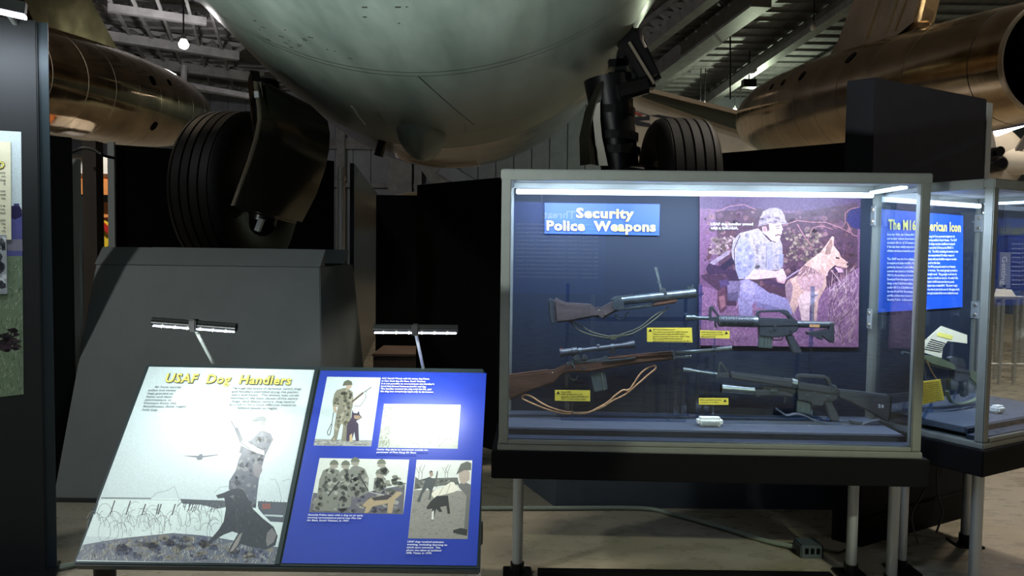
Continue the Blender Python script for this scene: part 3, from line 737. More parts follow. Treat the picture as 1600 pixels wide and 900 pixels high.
thing('loose_cable', 'second black cord hanging against the column under right case', 'cord', m_cord, tube(smooth_path([atY(1464, 735, 4.05), atY(1466, 775, 4.05), atY(1473, 800, 4.05), atY(1463, 832, 4.0)]), .005, 6), smooth=True)

# hall seen at the far right
rl = root('hall_railing', 'pale metal railing on the far floor seen through right case', 'railing', tuple(atZ(1590, 520, 0)))
zr = atY(1590, 464, 9.5).z
part('top_rail', m_alu, rl, tube([atY(1520, 464, 9.5), atY(1680, 466, 9.5)], .02, 8))
part('bottom_rail', m_alu, rl, tube([V((atY(1520, 464, 9.5).x, 9.5, .25)), V((atY(1680, 466, 9.5).x, 9.5, .25))], .02, 8))
for px_ in (1545, 1567, 1590, 1614): part('baluster', m_alu, rl, tube([V((atY(px_, 464, 9.5).x, 9.5, 0)), V((atY(px_, 464, 9.5).x, 9.5, zr))], .022, 8))
bp = root('text_panel', 'distant blue text panel behind the railing at right edge', 'panel', tuple(atZ(1600, 520, 0) + V((0, 1, 0))))
BPP = (atY(1590, 400, 11.0), V((0, -1, 0)))
part('board', M('deep_blue_board', (16, 30, 110), .5), bp, prism([atY(x, y, 11.05) for x, y in ((1572, 368), (1680, 372), (1680, 456), (1570, 455))], (0, 1, 0), .08))
for i in range(10):
    part('text_line', m_textw, bp, text('among Air Force personnel assigned to', BPP, (1580, 382 + i * 7), (1662, 383 + i * 7), (0, -1), 2.2, lift=.012))
part('leg', m_alu, bp, beam(V((atY(1600, 455, 11.1).x, 11.1, 0)), V((atY(1600, 455, 11.1).x, 11.1, 1.1)), .06, .06))
bn = root('banner_stand', 'narrow grey vertical sign beside the distant blue panel', 'sign', tuple(atZ(1568, 540, 0)))
part('board', M('grey_banner', (128, 138, 160), .5), bn, prism([atY(x, y, 10.6) for x, y in ((1561, 394), (1578, 395), (1577, 450), (1560, 449))], (0, 1, 0), .04))
v_, f_ = glyphs('Getting', .01)
O_ = atY(1566, 400, 10.57); part('lettering', m_textw, bn, ([O_ + V((b * .1, 0, -a * .13)) for a, b in v_], f_))
part('leg', m_alu, bn, beam(V((atY(1568, 450, 10.6).x, 10.6, 0)), V((atY(1568, 450, 10.6).x, 10.6, 1.2)), .04, .04))
lt = root('reading_table', 'small pale sloped reading table behind the distant railing', 'table', tuple(atZ(1568, 560, 0)))
part('top', m_offwhite, lt, prism([atY(1552, 466, 9.9), atY(1588, 466, 9.9), atY(1580, 454, 10.2), atY(1556, 453, 10.2)], (0, -.3, 1), .03))
for px_ in (1556, 1585): part('leg', m_alu, lt, beam(V((atY(px_, 466, 10).x, 9.95, 0)), V((atY(px_, 466, 10).x, 9.95, 1.0)), .04, .04))
thing('showcase_block', 'distant blue-grey display block with lit top right of case post', 'showcase', M('blue_grey', (78, 92, 118), .4), box(atY(1592, 345, 13), (.8, .5, .55)), box(atY(1592, 430, 13), (.5, .4, 1.3)), bevel=.02)

# ================================================================== DISPLAY CASES
def make_case(name, label, O, u, v, wd, dp, zb, z0, zd, z1, loc, back_label, led_right):
    """O front-left corner at z=0, u along the front, v to the back"""
    c = root(name, label, 'display case', loc)
    up = V((0, 0, 1)); ax = (u, v, up); pw = .042
    P = lambda a, b, z: O + u * a + v * b + up * z
    bx_ = lambda a0, a1, b0, b1, za, zc: box(P((a0 + a1) / 2, (b0 + b1) / 2, (za + zc) / 2), (a1 - a0, b1 - b0, zc - za), ax)
    part('base', m_black, c, bx_(-.03, wd + .03, -.02, dp + .03, zb, z0 - .03), bevel=.004, label='black plinth box')
    part('base_lip', m_alum_dark, c, bx_(-.005, wd + .005, -.005, dp, z0 - .03, z0 - .002), bevel=.004)
    part('deck', m_deckcase, c, bx_(.03, wd - .03, .10, dp - .03, z0 + .02, zd), bevel=.003)
    part('deck_riser', m_caseblack, c, bx_(.03, wd - .03, .088, .0995, z0 + .02, zd - .004))
    part('deck_floor', m_caseblack, c, bx_(.02, wd - .02, .02, .088, z0 + .001, z0 + .02))
    for a, b in ((0, 0), (wd - pw, 0), (0, dp - pw), (wd - pw, dp - pw)):
        part('corner_post', m_alum_dark, c, bx_(a, a + pw, b, b + pw, z0, z1 - .04), bevel=.004)
    part('top_rail', m_alum_dark, c, bx_(-.004, wd + .004, -.004, pw, z1 - .045, z1), bevel=.005)
    part('top_rail', m_alum_dark, c, bx_(-.004, wd + .004, dp - pw, dp + .004, z1 - .045, z1), bevel=.005)
    part('top_rail', m_alum_dark, c, bx_(-.004, pw, pw, dp - pw, z1 - .045, z1), bevel=.005)
    part('top_rail', m_alum_dark, c, bx_(wd - pw, wd + .004, pw, dp - pw, z1 - .045, z1), bevel=.005)
    part('bottom_rail', m_alum_dark, c, bx_(pw, wd - pw, -.004, .016, z0, z0 + .018), bevel=.003)
    part('lid', m_alum_dark, c, bx_(pw, wd - pw, pw, dp - pw, z1 - .02, z1 - .008))
    part('back_panel', m_caseblack, c, bx_(pw, wd - pw, dp - .03, dp - .012, z0 + .02, z1 - .045), label=back_label)
    g = .006
    part('glass_pane', m_glass, c, bx_(pw, wd - pw, .012, .012 + g, z0 + .018, z1 - .045), label='front glass')
    part('glass_pane', m_glass, c, bx_(.012, .012 + g, pw, dp - pw, z0, z1 - .045), label='side glass')
    part('glass_pane', m_glass, c, bx_(wd - .012 - g, wd - .012, pw, dp - pw, z0, z1 - .045), label='hinged side glass')
    for z in (z1 - .16, z1 - .66):
        h = part('hinge', m_alu, c, bx_(wd - pw - .006, wd - pw + .0, dp - pw - .035, dp - pw + .02, z - .05, z + .05), bevel=.004)
        for dz in (-.028, .028): part('screw', m_edge, h, lathe(P(wd - pw - .006, dp - pw - .012, z + dz), -u, [(0, .011), (.006, .008)], 12))
    # light strips under the lid
    part('light_strip', m_ledstrip, c, bx_(pw + .01, wd - pw - .01, dp - .07, dp - .04, z1 - .075, z1 - .05), bevel=.004, label='LED strip under the lid')
    part('light_strip', m_ledstrip, c, bx_(wd - .09, wd - .055, .09, dp - .1, z1 - .06, z1 - .046), bevel=.003)
    n = max(1, round(wd / .6))
    for i in range(n):
        a = wd * (i + .5) / n
        light('case_light', 'AREA', P(a, .10, z1 - .06), CASE_W * wd / 1.85 / n, (.66, .79, 1.0), P(a, .36, z0 + .3), wd / n * .8, .05, parent=c)
    return c, P
CASE_W = 42.0
CO = atZ(779, 693, .75); CR = atZ(1439, 706, .75)
cu = (CR - CO).normalized(); cv = V((-cu.y, cu.x, 0)); cw = (CR - CO).length; CO.z = 0
zt = atY(786, 264, CO.y).z
case1, P1 = make_case('display_case', 'long glass display case of rifles with aluminium frame on black base', CO, cu, cv, cw, .50, .60, .75, .80, zt,
                      (CO.x + cw / 2, CO.y + .25, 0), 'black lining', True)
def case_leg(c, p, zb, r=.026):
    o = part('leg', m_alu, c, tube([V((p.x, p.y, .02)), V((p.x, p.y, zb))], r, 20), smooth=True)
    part('leg_collar', m_lampblk, o, tube([V((p.x, p.y, .012)), V((p.x, p.y, .06))], r * 1.3, 20), smooth=True)
    part('foot_plate', m_lampblk, o, box((p.x, p.y, .006), (.14, .14, .012)), bevel=.003)
case_leg(case1, atZ(808, 897, 0), .61); case_leg(case1, atZ(1329, 899, 0), .61)
a_, b_ = atZ(840, 899, .03), atZ(1300, 905, .03)
part('floor_bar', m_black, case1, beam(a_, b_, .06, .05))
F2 = V((2.147, 3.447, 0))
case2, P2 = make_case('display_case', 'smaller glass display case at right with blue rifle history panel inside', F2, u2, v2, 1.0, .64, .60, .75, .80, zt,
                      (2.3, 3.85, 0), 'black lining', True)
case_leg(case1, atZ(1392, 917, 0), .61)
for px_, y_ in ((1409, 892), (1508, 850), (1521, 925)):
    case_leg(case2, atZ(px_, y_, 0), .61, .026 if px_ != 1409 else .02)

# ================================================================== DOG HANDLER LECTERN
LBL, LBR = atZ(112, 882, .75), atZ(750, 890, .75); LTL = atY(228, 568, 2.447); LTR = LTL + (LBR - LBL)
LP = (LBL, (LBR - LBL).cross(LTL - LBL).normalized())
ln = LP[1] if LP[1].z > 0 else -LP[1]
LP = (LBL, ln)
lu = (LBR - LBL).normalized(); lv = (LTL - LBL).normalized()
lw, lh = (LBR - LBL).length, (LTL - LBL).length
lec = root('info_lectern', 'sloped lectern with photo panel about dog handlers in left foreground', 'lectern', ((LBL.x + LBR.x) / 2, 2.25, 0))
part('panel_tray', m_frame, lec, box((LBL + LTR) / 2 - ln * .02, (lw, lh, .036), (lu, lv, ln)), bevel=.004)
for px_, py_, pz in ((158, 890, .70), (738, 880, .70)):
    p = atZ(px_, py_, .70); p = V((p.x, p.y + .02, 0))
    zt_ = LBL.z + (p.y - LBL.y) / lv.y * lv.z - .03
    o = part('leg', m_alu, lec, tube([V((p.x, p.y, .02)), V((p.x, p.y, zt_))], .024, 18), smooth=True)
    part('leg_collar', m_lampblk, o, tube([V((p.x, p.y, zt_ - .16)), V((p.x, p.y, zt_ - .10))], .029, 18), smooth=True)
    part('foot', m_lampblk, o, box((p.x, p.y + .1, .012), (.08, .5, .024)), bevel=.005)
def lamp(a, b, Y, foot, on):
    A, B = atY(*a, Y), atY(*b, Y); mid = (A + B) / 2
    d = (B - A).normalized()
    base = onp(*foot, LP) + ln * .004
    o = part('reading_lamp', m_lampblk, lec, tube([A + V((0, .008, .012)), B + V((0, .008, .012))], .0125, 14), smooth=True, label='slim LED bar lamp on a bent arm')
    part('led_strip', m_led, o, beam(A + d * .004, B - d * .004, .006, .003))
    for k in range(6):
        p = A.lerp(B, (k + .8) / 6.6); part('led', MATS['led_point'], o, lathe(p + V((0, -.003, .0)), (0, -.8, -.6), [(-.002, .0016), (.001, .0024), (.002, .0015)], 10))
    part('clip', m_lampblk, o, box(mid + V((0, .004, .010)), (.02, .032, .034)), bevel=.003)
    part('arm', m_alu, o, tube([mid + V((0, .008, 0)), base - ln * .01], .005, 10), smooth=True)
    tgt = onp((a[0] + b[0]) / 2, 690, LP)
    light('lamp_light', 'AREA', mid + (tgt - mid).normalized() * .03, on, (.93, 1.0, .96), tgt, .22, .02, parent=lec)
LAMP_W = 1.65
M('led_point', (255, 255, 255), .4, emit=(240, 255, 240), estr=60)
lamp((237, 509), (368, 519), 2.15, (332, 566), LAMP_W)
lamp((583, 520), (715, 521), 2.24, (661, 574), LAMP_W)

# ---------------------------------------------------------------- lectern prints
def clip(poly): return poly
UPL = (.37, -.93)       # 'up' on the sloped panel at its left side, in pixels
z1_ = zm(100, 480, 4); z3_ = zm(100, 675, 4)
LPOLY = [(233, 573), (493, 578), (431, 881), (119, 877)]
L = [((206, 220, 226), LPOLY)]
sky2 = [(196, 690), (471, 690), (449, 797), (147, 797)]
L += [((222, 236, 238), [(158, 777), (453, 783), (440, 846), (135, 838)])]
L += line([(158, 778), (236, 779)], 1.6, (84, 92, 98))
L += line([(157, 779.5), (452, 785)], .6, (150, 164, 170))
for (a, b, c, d) in ((318, 428, 288, 518), (416, 430, 388, 516), (510, 450, 487, 520), (592, 450, 577, 516), (608, 450, 588, 516), (696, 450, 675, 520), (212, 445, 190, 516)):
    L += line(z3_([(a, b), (c, d)]), 1.8, (70, 76, 86))
L += [((92, 98, 108), z3_([(725, 418), (1010, 430), (1010, 470), (960, 480), (860, 455), (740, 448)]))]
L += [((84, 90, 104), z3_([(1215, 432), (1395, 440), (1370, 565), (1290, 560), (1240, 510), (1215, 480)]))]
L += [((150, 90, 86), z3_([(1240, 448), (1290, 446), (1290, 480), (1240, 482)]))]
L += [((190, 204, 210), z3_([(1250, 515), (1370, 520), (1368, 532), (1260, 526)]))]
for i in range(26):
    x = 735 + i * 10; L += line(z3_([(x + 10, 425), (x - random.uniform(-6, 26), 455 + random.uniform(0, 70 - i))]), 1.1, (74, 80, 92))
for i in range(9):
    x = 1215 + i * 20; L += line(z3_([(x, 425 + random.uniform(0, 12)), (x - 3, 470)]), .9, (80, 86, 96))
for k in range(60):          # coils of wire
    x, y = random.uniform(170, 930), random.uniform(500, 620); r = random.uniform(30, 75); a0 = random.uniform(0, 6.3)
    L += line(z3_([(x + r * .55 * math.cos(a0 + t * .55) + t * 5, max(300, y + r * math.sin(a0 + t * .55))) for t in range(8)]), .55, random.choice([(104, 112, 118), (84, 92, 100), (130, 138, 140)]))
for pts in ([(540, 420), (580, 380), (650, 365), (690, 340), (720, 420), (700, 500)], [(940, 380), (975, 345), (1030, 340), (1050, 400)], [(1290, 300), (1320, 295), (1345, 350), (1360, 420)], [(1360, 310), (1400, 295), (1415, 300)]):
    L += line(z3_(pts), .55, (130, 140, 140))
GR = z3_([(75, 800), (120, 705), (260, 680), (400, 660), (520, 648), (680, 632), (850, 645), (960, 660), (1120, 690), (1340, 720), (1318, 828)])
L += [((104, 110, 128), GR)]
L += blobs(GR, 90, 9, [(88, 94, 122), (120, 122, 128), (70, 76, 104), (132, 128, 122)])
L += strokes(GR, 900, 8, 1.2, [(176, 176, 166), (150, 146, 132), (196, 198, 196), (74, 78, 104), (126, 118, 104), (96, 100, 124)], 82, 34)
body = z1_([(1168, 832), (1232, 768), (1292, 790), (1308, 830)]) + z3_([(1300, 60), (1256, 150), (1238, 215), (1218, 300), (1206, 400), (1200, 475), (1125, 470), (1085, 395), (1030, 358), (1032, 308), (1074, 240), (1094, 166), (1128, 100), (1150, 58)])
L += [((92, 96, 112), body)]
L += blobs(body, 60, 4.5, [(70, 74, 92), (112, 116, 128), (56, 60, 76), (128, 130, 136)], 1.0)
L += [((130, 126, 134), z3_([(1180, 200), (1235, 205), (1240, 240), (1215, 290), (1190, 270)]))]
L += [((196, 186, 184), z1_([(1180, 716), (1256, 714), (1262, 748), (1238, 776), (1208, 772), (1188, 752)]))]
L += [((150, 146, 150), z1_([(1222, 716), (1258, 714), (1262, 745), (1240, 752), (1232, 730)]))]
L += [((136, 142, 146), z1_([(1158, 716), (1200, 692), (1238, 680), (1262, 690), (1266, 716), (1214, 712)]))]
L += [((104, 110, 118), z1_([(1158, 716), (1214, 706), (1216, 713)]))]
L += [((194, 188, 186), z3_([(1078, 66), (1100, 40), (1142, 62), (1212, 100), (1252, 118), (1254, 146), (1204, 132), (1120, 92)]))]
L += line(z1_([(1044, 712), (1098, 800), (1112, 850)]) + z3_([(1160, 105)]), 1.6, (96, 100, 112))
L += [((84, 88, 100), z1_([(1066, 758), (1085, 750), (1120, 830), (1100, 850)]))] + [((70, 74, 88), z3_([(1105, 85), (1130, 95), (1112, 135), (1095, 130)]))]
dog = z3_([(950, 396), (1000, 380), (1030, 366), (1062, 356), (1090, 352), (1122, 362), (1182, 482), (1242, 540), (1310, 592), (1336, 650), (1322, 708), (1262, 736), (1184, 722), (1104, 700), (1062, 742), (1020, 762), (1056, 690), (1088, 634), (1052, 622), (998, 642), (922, 690), (898, 692), (966, 612), (998, 560), (1012, 480), (1002, 412), (962, 416)])
L += [((56, 60, 74), dog)]
L += strokes(dog, 90, 6, 1.4, [(40, 44, 58), (76, 80, 92), (96, 92, 94), (34, 38, 50)], 120, 40)
L += [((150, 146, 146), z3_([(1096, 640), (1116, 628), (1090, 700), (1058, 742), (1034, 752), (1066, 690)]))]
L += [((128, 124, 130), z3_([(1300, 600), (1330, 640), (1310, 690), (1270, 716), (1262, 680), (1270, 630)]))]
L += [((110, 112, 118), z3_([(1034, 402), (1066, 394), (1058, 418)]))]
L += [((112, 118, 128), z3_([(735, 148), (840, 150), (850, 138), (864, 138), (868, 150), (960, 140), (962, 146), (868, 160), (862, 174), (834, 176), (828, 160)]))]
pic = root
picture('photo_print', lec, LP, L, m_lam, label='pale print of a handler and sitting dog')
part('photo_divider', m_frame, lec, strap([onp(495, 577, LP) + ln * .001, onp(433, 882, LP) + ln * .001], lu, .012, .003))
T0, T1 = (259, 598), (456, 602)
title('title_shadow', m_titlesh, lec, 'USAF  Dog  Handlers', LP, T0, T1, (.1, -1), 13.3, .048, .25, lift=.0042, dx=.3, dy=.3)
title('title', m_titley, lec, 'USAF  Dog  Handlers', LP, T0, T1, (.1, -1), 13, .021, .25, lift=.0048)
for i, (s, x0, x1) in enumerate((('Air Force security', 242, 284), ('police and sentry', 232, 276), ('dogs guarded air', 231, 272), ('bases and their', 229, 270),
                                  ('perimeters in', 227, 268), ('Vietnam from the', 225, 276), ('Southeast Asia night', 224, 292), ('hold dogs', 223, 247))):
    y = 606.5 + i * 5.05; part('text_line', m_textk, lec, text(s, LP, (x0, y), (x1, y + .6), (.1, -1), 2.7, .012, .2, lift=.004))
for i, (s, x0, x1) in enumerate((('Through the hours of darkness, sentry dogs', 364, 471), ('and handlers patrolled along the perim-', 362, 467), ('eters and bases.  The enemy was rarely', 362, 468),
                                  ('matched to the keen senses of the sentry', 360, 466), ('dogs, and these sentry dog teams', 362, 461), ('proved to be a most effective means to', 359, 463), ('defend bases at night.', 370, 434))):
    y = 609 + i * 5.05; part('text_line', m_textk, lec, text(s, LP, (x0, y), (x1, y + .9), (.1, -1), 3.0, .012, .2, lift=.004))

# right half: blue ground with four photographs
B = [((22, 52, 168), [(501, 579), (760, 583), (745, 884), (440, 880)])]
z2_ = zm(450, 480, 4); z4_ = zm(430, 675, 4)
A1 = z2_([(245, 435), (580, 440), (520, 870), (160, 865)])
B += [((196, 212, 216), A1), ((150, 152, 150), z2_([(168, 824), (526, 832), (520, 870), (160, 865)]))]
B += strokes(z2_([(168, 824), (526, 832), (520, 870), (160, 865)]), 60, 8, 1.2, [(110, 112, 112), (190, 190, 186), (84, 84, 84)], 5, 25)
man = z2_([(350, 505), (376, 508), (406, 532), (408, 590), (404, 626), (398, 640), (394, 690), (372, 760), (366, 838), (332, 838), (342, 760), (345, 700), (322, 760), (304, 836), (262, 838), (286, 800), (290, 740), (306, 650), (312, 628), (302, 604), (296, 650), (284, 650), (278, 590), (290, 540), (306, 518)])
B += [((126, 124, 110), man)] + blobs(man, 46, 3.4, [(84, 84, 70), (158, 154, 138), (66, 66, 58), (140, 138, 118)], 1)
B += [((176, 158, 140), z2_([(362, 486), (400, 486), (396, 504), (378, 514), (362, 506)])), ((96, 98, 84), z2_([(340, 494), (350, 466), (374, 454), (398, 464), (404, 486), (366, 488)]))]
B += [((176, 158, 140), z2_([(282, 620), (298, 622), (308, 655), (296, 662), (286, 650)]))]
B += line(z2_([(400, 592), (470, 535)]), 3, (92, 76, 60)) + line(z2_([(470, 535), (522, 500)]), 1.2, (70, 66, 60))
B += line(z2_([(490, 522), (485, 570), (452, 618), (410, 620)]), .8, (70, 70, 60))
B += line(z2_([(285, 655), (276, 720), (246, 780), (250, 800), (262, 798), (276, 730)]), 1.1, (40, 40, 40))
dg = z2_([(402, 640), (410, 660), (430, 664), (444, 648), (448, 672), (464, 690), (440, 704), (426, 712), (440, 730), (444, 836), (424, 838), (414, 780), (400, 838), (364, 838), (368, 740), (396, 690)])
B += [((64, 52, 72), dg), ((186, 164, 128), z2_([(386, 800), (400, 790), (404, 838), (384, 838)])), ((150, 130, 110), z2_([(412, 676), (442, 676), (460, 690), (436, 702), (414, 696)]))]
A2 = z2_([(600, 604), (1080, 610), (1060, 885), (562, 878)])
B += [((176, 182, 172), A2)] + strokes(A2, 200, 7, 1.3, [(150, 154, 140), (196, 198, 190), (136, 144, 128), (164, 166, 154)], 70, 50)
B += strokes(z2_([(598, 604), (660, 606), (640, 880), (562, 878)]), 60, 8, 1.4, [(120, 128, 112), (150, 156, 140)], 60, 40)
B += [((196, 186, 162), z2_([(800, 770), (860, 745), (900, 770), (915, 810), (880, 805), (850, 790), (820, 830)])), ((186, 186, 170), z2_([(955, 770), (985, 750), (975, 810), (950, 810)]))]
A3 = z4_([(278, 163), (838, 173), (800, 515), (212, 502)])
B += [((206, 212, 206), A3), ((96, 94, 106), z4_([(238, 380), (450, 400), (600, 370), (812, 330), (800, 515), (212, 502)]))]
B += blobs(z4_([(238, 380), (450, 400), (600, 370), (812, 330), (800, 515), (212, 502)]), 90, 5, [(64, 58, 84), (120, 118, 120), (84, 84, 84), (150, 148, 144), (50, 46, 66)])
B += blobs(z4_([(700, 260), (830, 270), (805, 400), (650, 380)]), 24, 5, [(110, 112, 104), (140, 144, 130), (80, 84, 80)])
for pp, hd in ([[(300, 240), (345, 222), (400, 240), (412, 300), (402, 400), (388, 496), (234, 490), (262, 400), (276, 300)], (368, 205)],
               [[(405, 250), (440, 222), (480, 240), (486, 330), (470, 470), (400, 480), (395, 380)], (440, 208)],
               [[(470, 225), (500, 205), (560, 230), (585, 290), (580, 380), (520, 410), (460, 400), (465, 300)], (500, 188)],
               [[(620, 290), (660, 270), (690, 290), (700, 340), (660, 385), (612, 360)], (655, 262)],
               [[(650, 230), (690, 215), (716, 248), (690, 275), (655, 265)], (664, 200)]):
    pz = z4_(pp); B += [((122, 124, 118), pz)] + blobs(pz, 34, 4, [(70, 72, 70), (158, 160, 152), (54, 54, 60), (100, 100, 92)], 1)
    hx, hy = hd; B += [((150, 146, 136), z4_([(hx - 26, hy + 14), (hx - 20, hy - 16), (hx, hy - 26), (hx + 22, hy - 16), (hx + 24, hy + 16), (hx, hy + 26)])), ((104, 108, 96), z4_([(hx - 30, hy), (hx - 20, hy - 22), (hx, hy - 32), (hx + 22, hy - 22), (hx + 30, hy)]))]
B += line(z4_([(520, 260), (582, 370)]), 2, (40, 40, 46)) + line(z4_([(330, 400), (400, 310)]), 2, (46, 44, 50)) + line(z4_([(590, 375), (700, 400)]), .8, (220, 220, 210))
B += [((168, 150, 122), z4_([(544, 464), (560, 440), (600, 410), (700, 392), (738, 396), (760, 372), (784, 376), (786, 392), (748, 424), (730, 508), (700, 508), (704, 446), (610, 466), (580, 506), (556, 508), (568, 470)])), ((60, 54, 60), z4_([(600, 412), (700, 392), (736, 398), (700, 424), (620, 430)]))]
A4 = z4_([(884, 174), (1232, 178), (1202, 670), (830, 665)])
B += [((208, 212, 208), A4), ((140, 138, 132), z4_([(866, 362), (1222, 370), (1202, 670), (830, 665)]))]
B += strokes(z4_([(866, 362), (1222, 370), (1202, 670), (830, 665)]), 160, 5, 1, [(112, 110, 104), (160, 158, 150), (90, 88, 84)], 10, 40)
B += [((96, 98, 94), z4_([(876, 280), (900, 300), (940, 290), (1140, 285), (1150, 330), (1050, 335), (930, 350), (868, 360)]))] + blobs(z4_([(876, 290), (1150, 290), (1150, 330), (868, 360)]), 30, 3, [(70, 72, 68), (130, 132, 124)])
for t in (895, 915, 1060, 1075): B += line(z4_([(t, 300), (t + 6, 240), (t + 22, 205)]), .8, (120, 122, 120)) + line(z4_([(t + 4, 262), (t - 16, 220)]), .7, (120, 122, 120))
B += [((74, 78, 82), z4_([(940, 290), (965, 280), (1000, 300), (1010, 250), (1018, 240), (1014, 280), (996, 330), (980, 370), (970, 424), (958, 424), (968, 370), (950, 350), (920, 390), (905, 440), (886, 434), (908, 380), (930, 330)])), ((150, 134, 120), z4_([(962, 250), (984, 246), (988, 272), (970, 284)])), ((50, 50, 50), z4_([(960, 254), (974, 240), (988, 250)]))]
B += [((224, 220, 206), z4_([(976, 390), (990, 370), (1050, 345), (1100, 312), (1118, 316), (1130, 340), (1160, 330), (1160, 350), (1120, 376), (1040, 396), (990, 412)]))]
B += line(z4_([(1020, 400), (1050, 346)]), 1, (170, 166, 150)) + line(z4_([(1070, 390), (1095, 322)]), 1, (170, 166, 150))
B += [((44, 44, 46), z4_([(946, 470), (975, 430), (1010, 400), (1080, 398), (1086, 450), (1094, 510), (1078, 514), (1070, 462), (1030, 470), (1045, 500), (1025, 500), (1006, 480), (988, 552), (974, 552), (982, 480), (950, 484)])), ((220, 220, 214), z4_([(980, 500), (992, 490), (990, 548), (976, 548)]))]
B += [((104, 104, 104), z4_([(1140, 330), (1180, 310), (1222, 330), (1206, 640), (1180, 610), (1190, 480), (1196, 400), (1180, 380), (1150, 350)])), ((170, 156, 146), z4_([(1146, 260), (1190, 232), (1216, 250), (1214, 300), (1180, 326), (1158, 318), (1150, 290)])), ((92, 94, 90), z4_([(1130, 268), (1160, 200), (1200, 184), (1226, 196), (1224, 240), (1180, 240)]))]
B += [((46, 46, 48), z4_([(1112, 614), (1160, 600), (1200, 610), (1198, 650), (1150, 640), (1112, 630)]))]
picture('photo_print', lec, LP, B, m_lam, label='blue print with four photographs')
def caps(lines, x0, y0, dx, dy, wfun, h, m=None):
    for i, s in enumerate(lines):
        x = x0 + dx * i; y = y0 + dy * i; part('text_line', m or m_textw, lec, text(s, LP, (x, y), (x + wfun(s), y + wfun(s) * .014), (.05, -1), h, .02, .15, lift=.0065))
caps(('A1C Gerald Wendy with his sentry dog Prince', 'at Cam Ranh Bay Air Base, South Vietnam.', 'It is not possible to overestimate the handler’s', 'bond they formed between handler and dog.', 'The handler trusted the dog with his life, and', 'the dog was completely loyal only to its master.'), 597, 594, -.45, 4.05, lambda s: 1.72 * len(s), 2.5)
caps(('Sentry dog alerts to movement outside the', 'perimeter of Phan Rang Air Base.'), 589, 705, -.5, 4.3, lambda s: 1.95 * len(s), 2.6)
caps(('Security Police team with a dog on an early', 'morning reconnaissance patrol near Phu Cat', 'Air Base, South Vietnam, in 1967.'), 482, 807, -1, 4.3, lambda s: 2.0 * len(s), 2.6)
caps(('USAF dogs received extensive', 'training, including learning to', 'attack upon command.  This', 'photo was taken at Lackland', 'AFB, Texas, in 1970.'), 637, 849, -.6, 4.4, lambda s: 2.02 * len(s), 2.7)

# ---------------------------------------------------------------- left info panel poster
I = [((196, 208, 212), [(-260, 190), (33, 206), (37, 616), (-260, 650)]), ((84, 84, 140), [(-260, 330), (34.5, 333), (35, 400), (-260, 404)]), ((122, 118, 134), [(-260, 372), (35, 374), (35.5, 392), (-260, 390)])]
G = [(-260, 404), (35, 400), (37, 616), (-260, 650)]
I += [((112, 128, 104), G)] + strokes([(-255, 405), (35, 401), (36.5, 615), (-255, 648)], 2200, 9, 1.3, [(84, 100, 78), (140, 156, 128), (160, 170, 150), (70, 84, 66)], 85, 30)
I += blobs([(-120, 500), (36, 505), (36, 550), (-120, 556)], 60, 12, [(34, 28, 34), (58, 44, 52)], .5) + [((40, 34, 72), [(18, 322), (30, 321), (34, 328), (34, 338), (24, 343), (17, 341)]), ((64, 64, 110), [(22, 318), (30, 318), (30, 322), (21, 322)])]
picture('photo_print', ip, IPP, I, m_print)
tp = part('text_card', m_cream, ip, prism([onp(x, y, IPP) + ipn * .004 for x, y in ((-220, 214), (17, 222), (18, 374.5), (-220, 376))], ipn, .006), label='cream text card')
I2 = [((150, 154, 160), [(-200, 366), (10, 367), (11.5, 459), (-200, 466)])] + blobs([(-195, 368), (10, 369), (11, 457), (-195, 463)], 170, 9, [(96, 98, 106), (200, 204, 208), (60, 62, 70)], 1)
picture('photo_print', ip, (IPP[0] + ipn * .008, ipn), I2, m_print)
CPL = (IPP[0] + ipn * .008, ipn)
part('title_shadow', m_titlesh, ip, text('D', CPL, (-4, 263), (7.5, 263.6), (0, -1), 11, .05, .2, lift=.001, dx=.5, dy=.5))
part('title', m_titley, ip, text('D', CPL, (-4, 263), (7, 263.4), (0, -1), 10.6, .02, .2, lift=.002))
for i, s in enumerate(('emy', 'on', 'dog', 'e', '', 'man', 'ined', 'ne', '', 'fire', 'out.', 'e his', '', 'with', 'He', 'a', 'ch')):
    if s: part('text_line', m_textk, ip, text(s, CPL, (8.5 - 3.1 * len(s), 271 + i * 5.7), (8.5, 271.3 + i * 5.7), (0, -1), 3.0, .015, lift=.001))

# ================================================================== INSIDE THE LONG CASE
BKP = (P1(0, .458, 0), cv.copy())
def board(name, label, cat, plane, poly, m, th=.012, on=None):
    pts = [onp(x, y, plane) for x, y in poly]
    o = root(name, label, cat, (sum(p.x for p in pts) / len(pts), sum(p.y for p in pts) / len(pts), min(p.z for p in pts)))
    part('board', m, o, prism([p + cv * (th / 2) if plane is BKP else p for p in pts], plane[1], th))
    return o
sgn = board('title_sign', 'blue sign with yellow words Security Police Weapons in long case', 'sign', BKP, [(851, 317), (1031, 319), (1030, 368), (851, 365)], m_signblue)
for s, a, b in (('Security', (900, 340), (990, 341)), ('Police  Weapons', (854, 359.5), (1024, 361.5))):
    title('title_shadow', m_titlesh, sgn, s, BKP, a, b, (0, -1), 14.6, .05, lift=.008, dx=.2, dy=.2)
    title('title', m_titley, sgn, s, BKP, a, b, (0, -1), 14.4, .032, lift=.009)

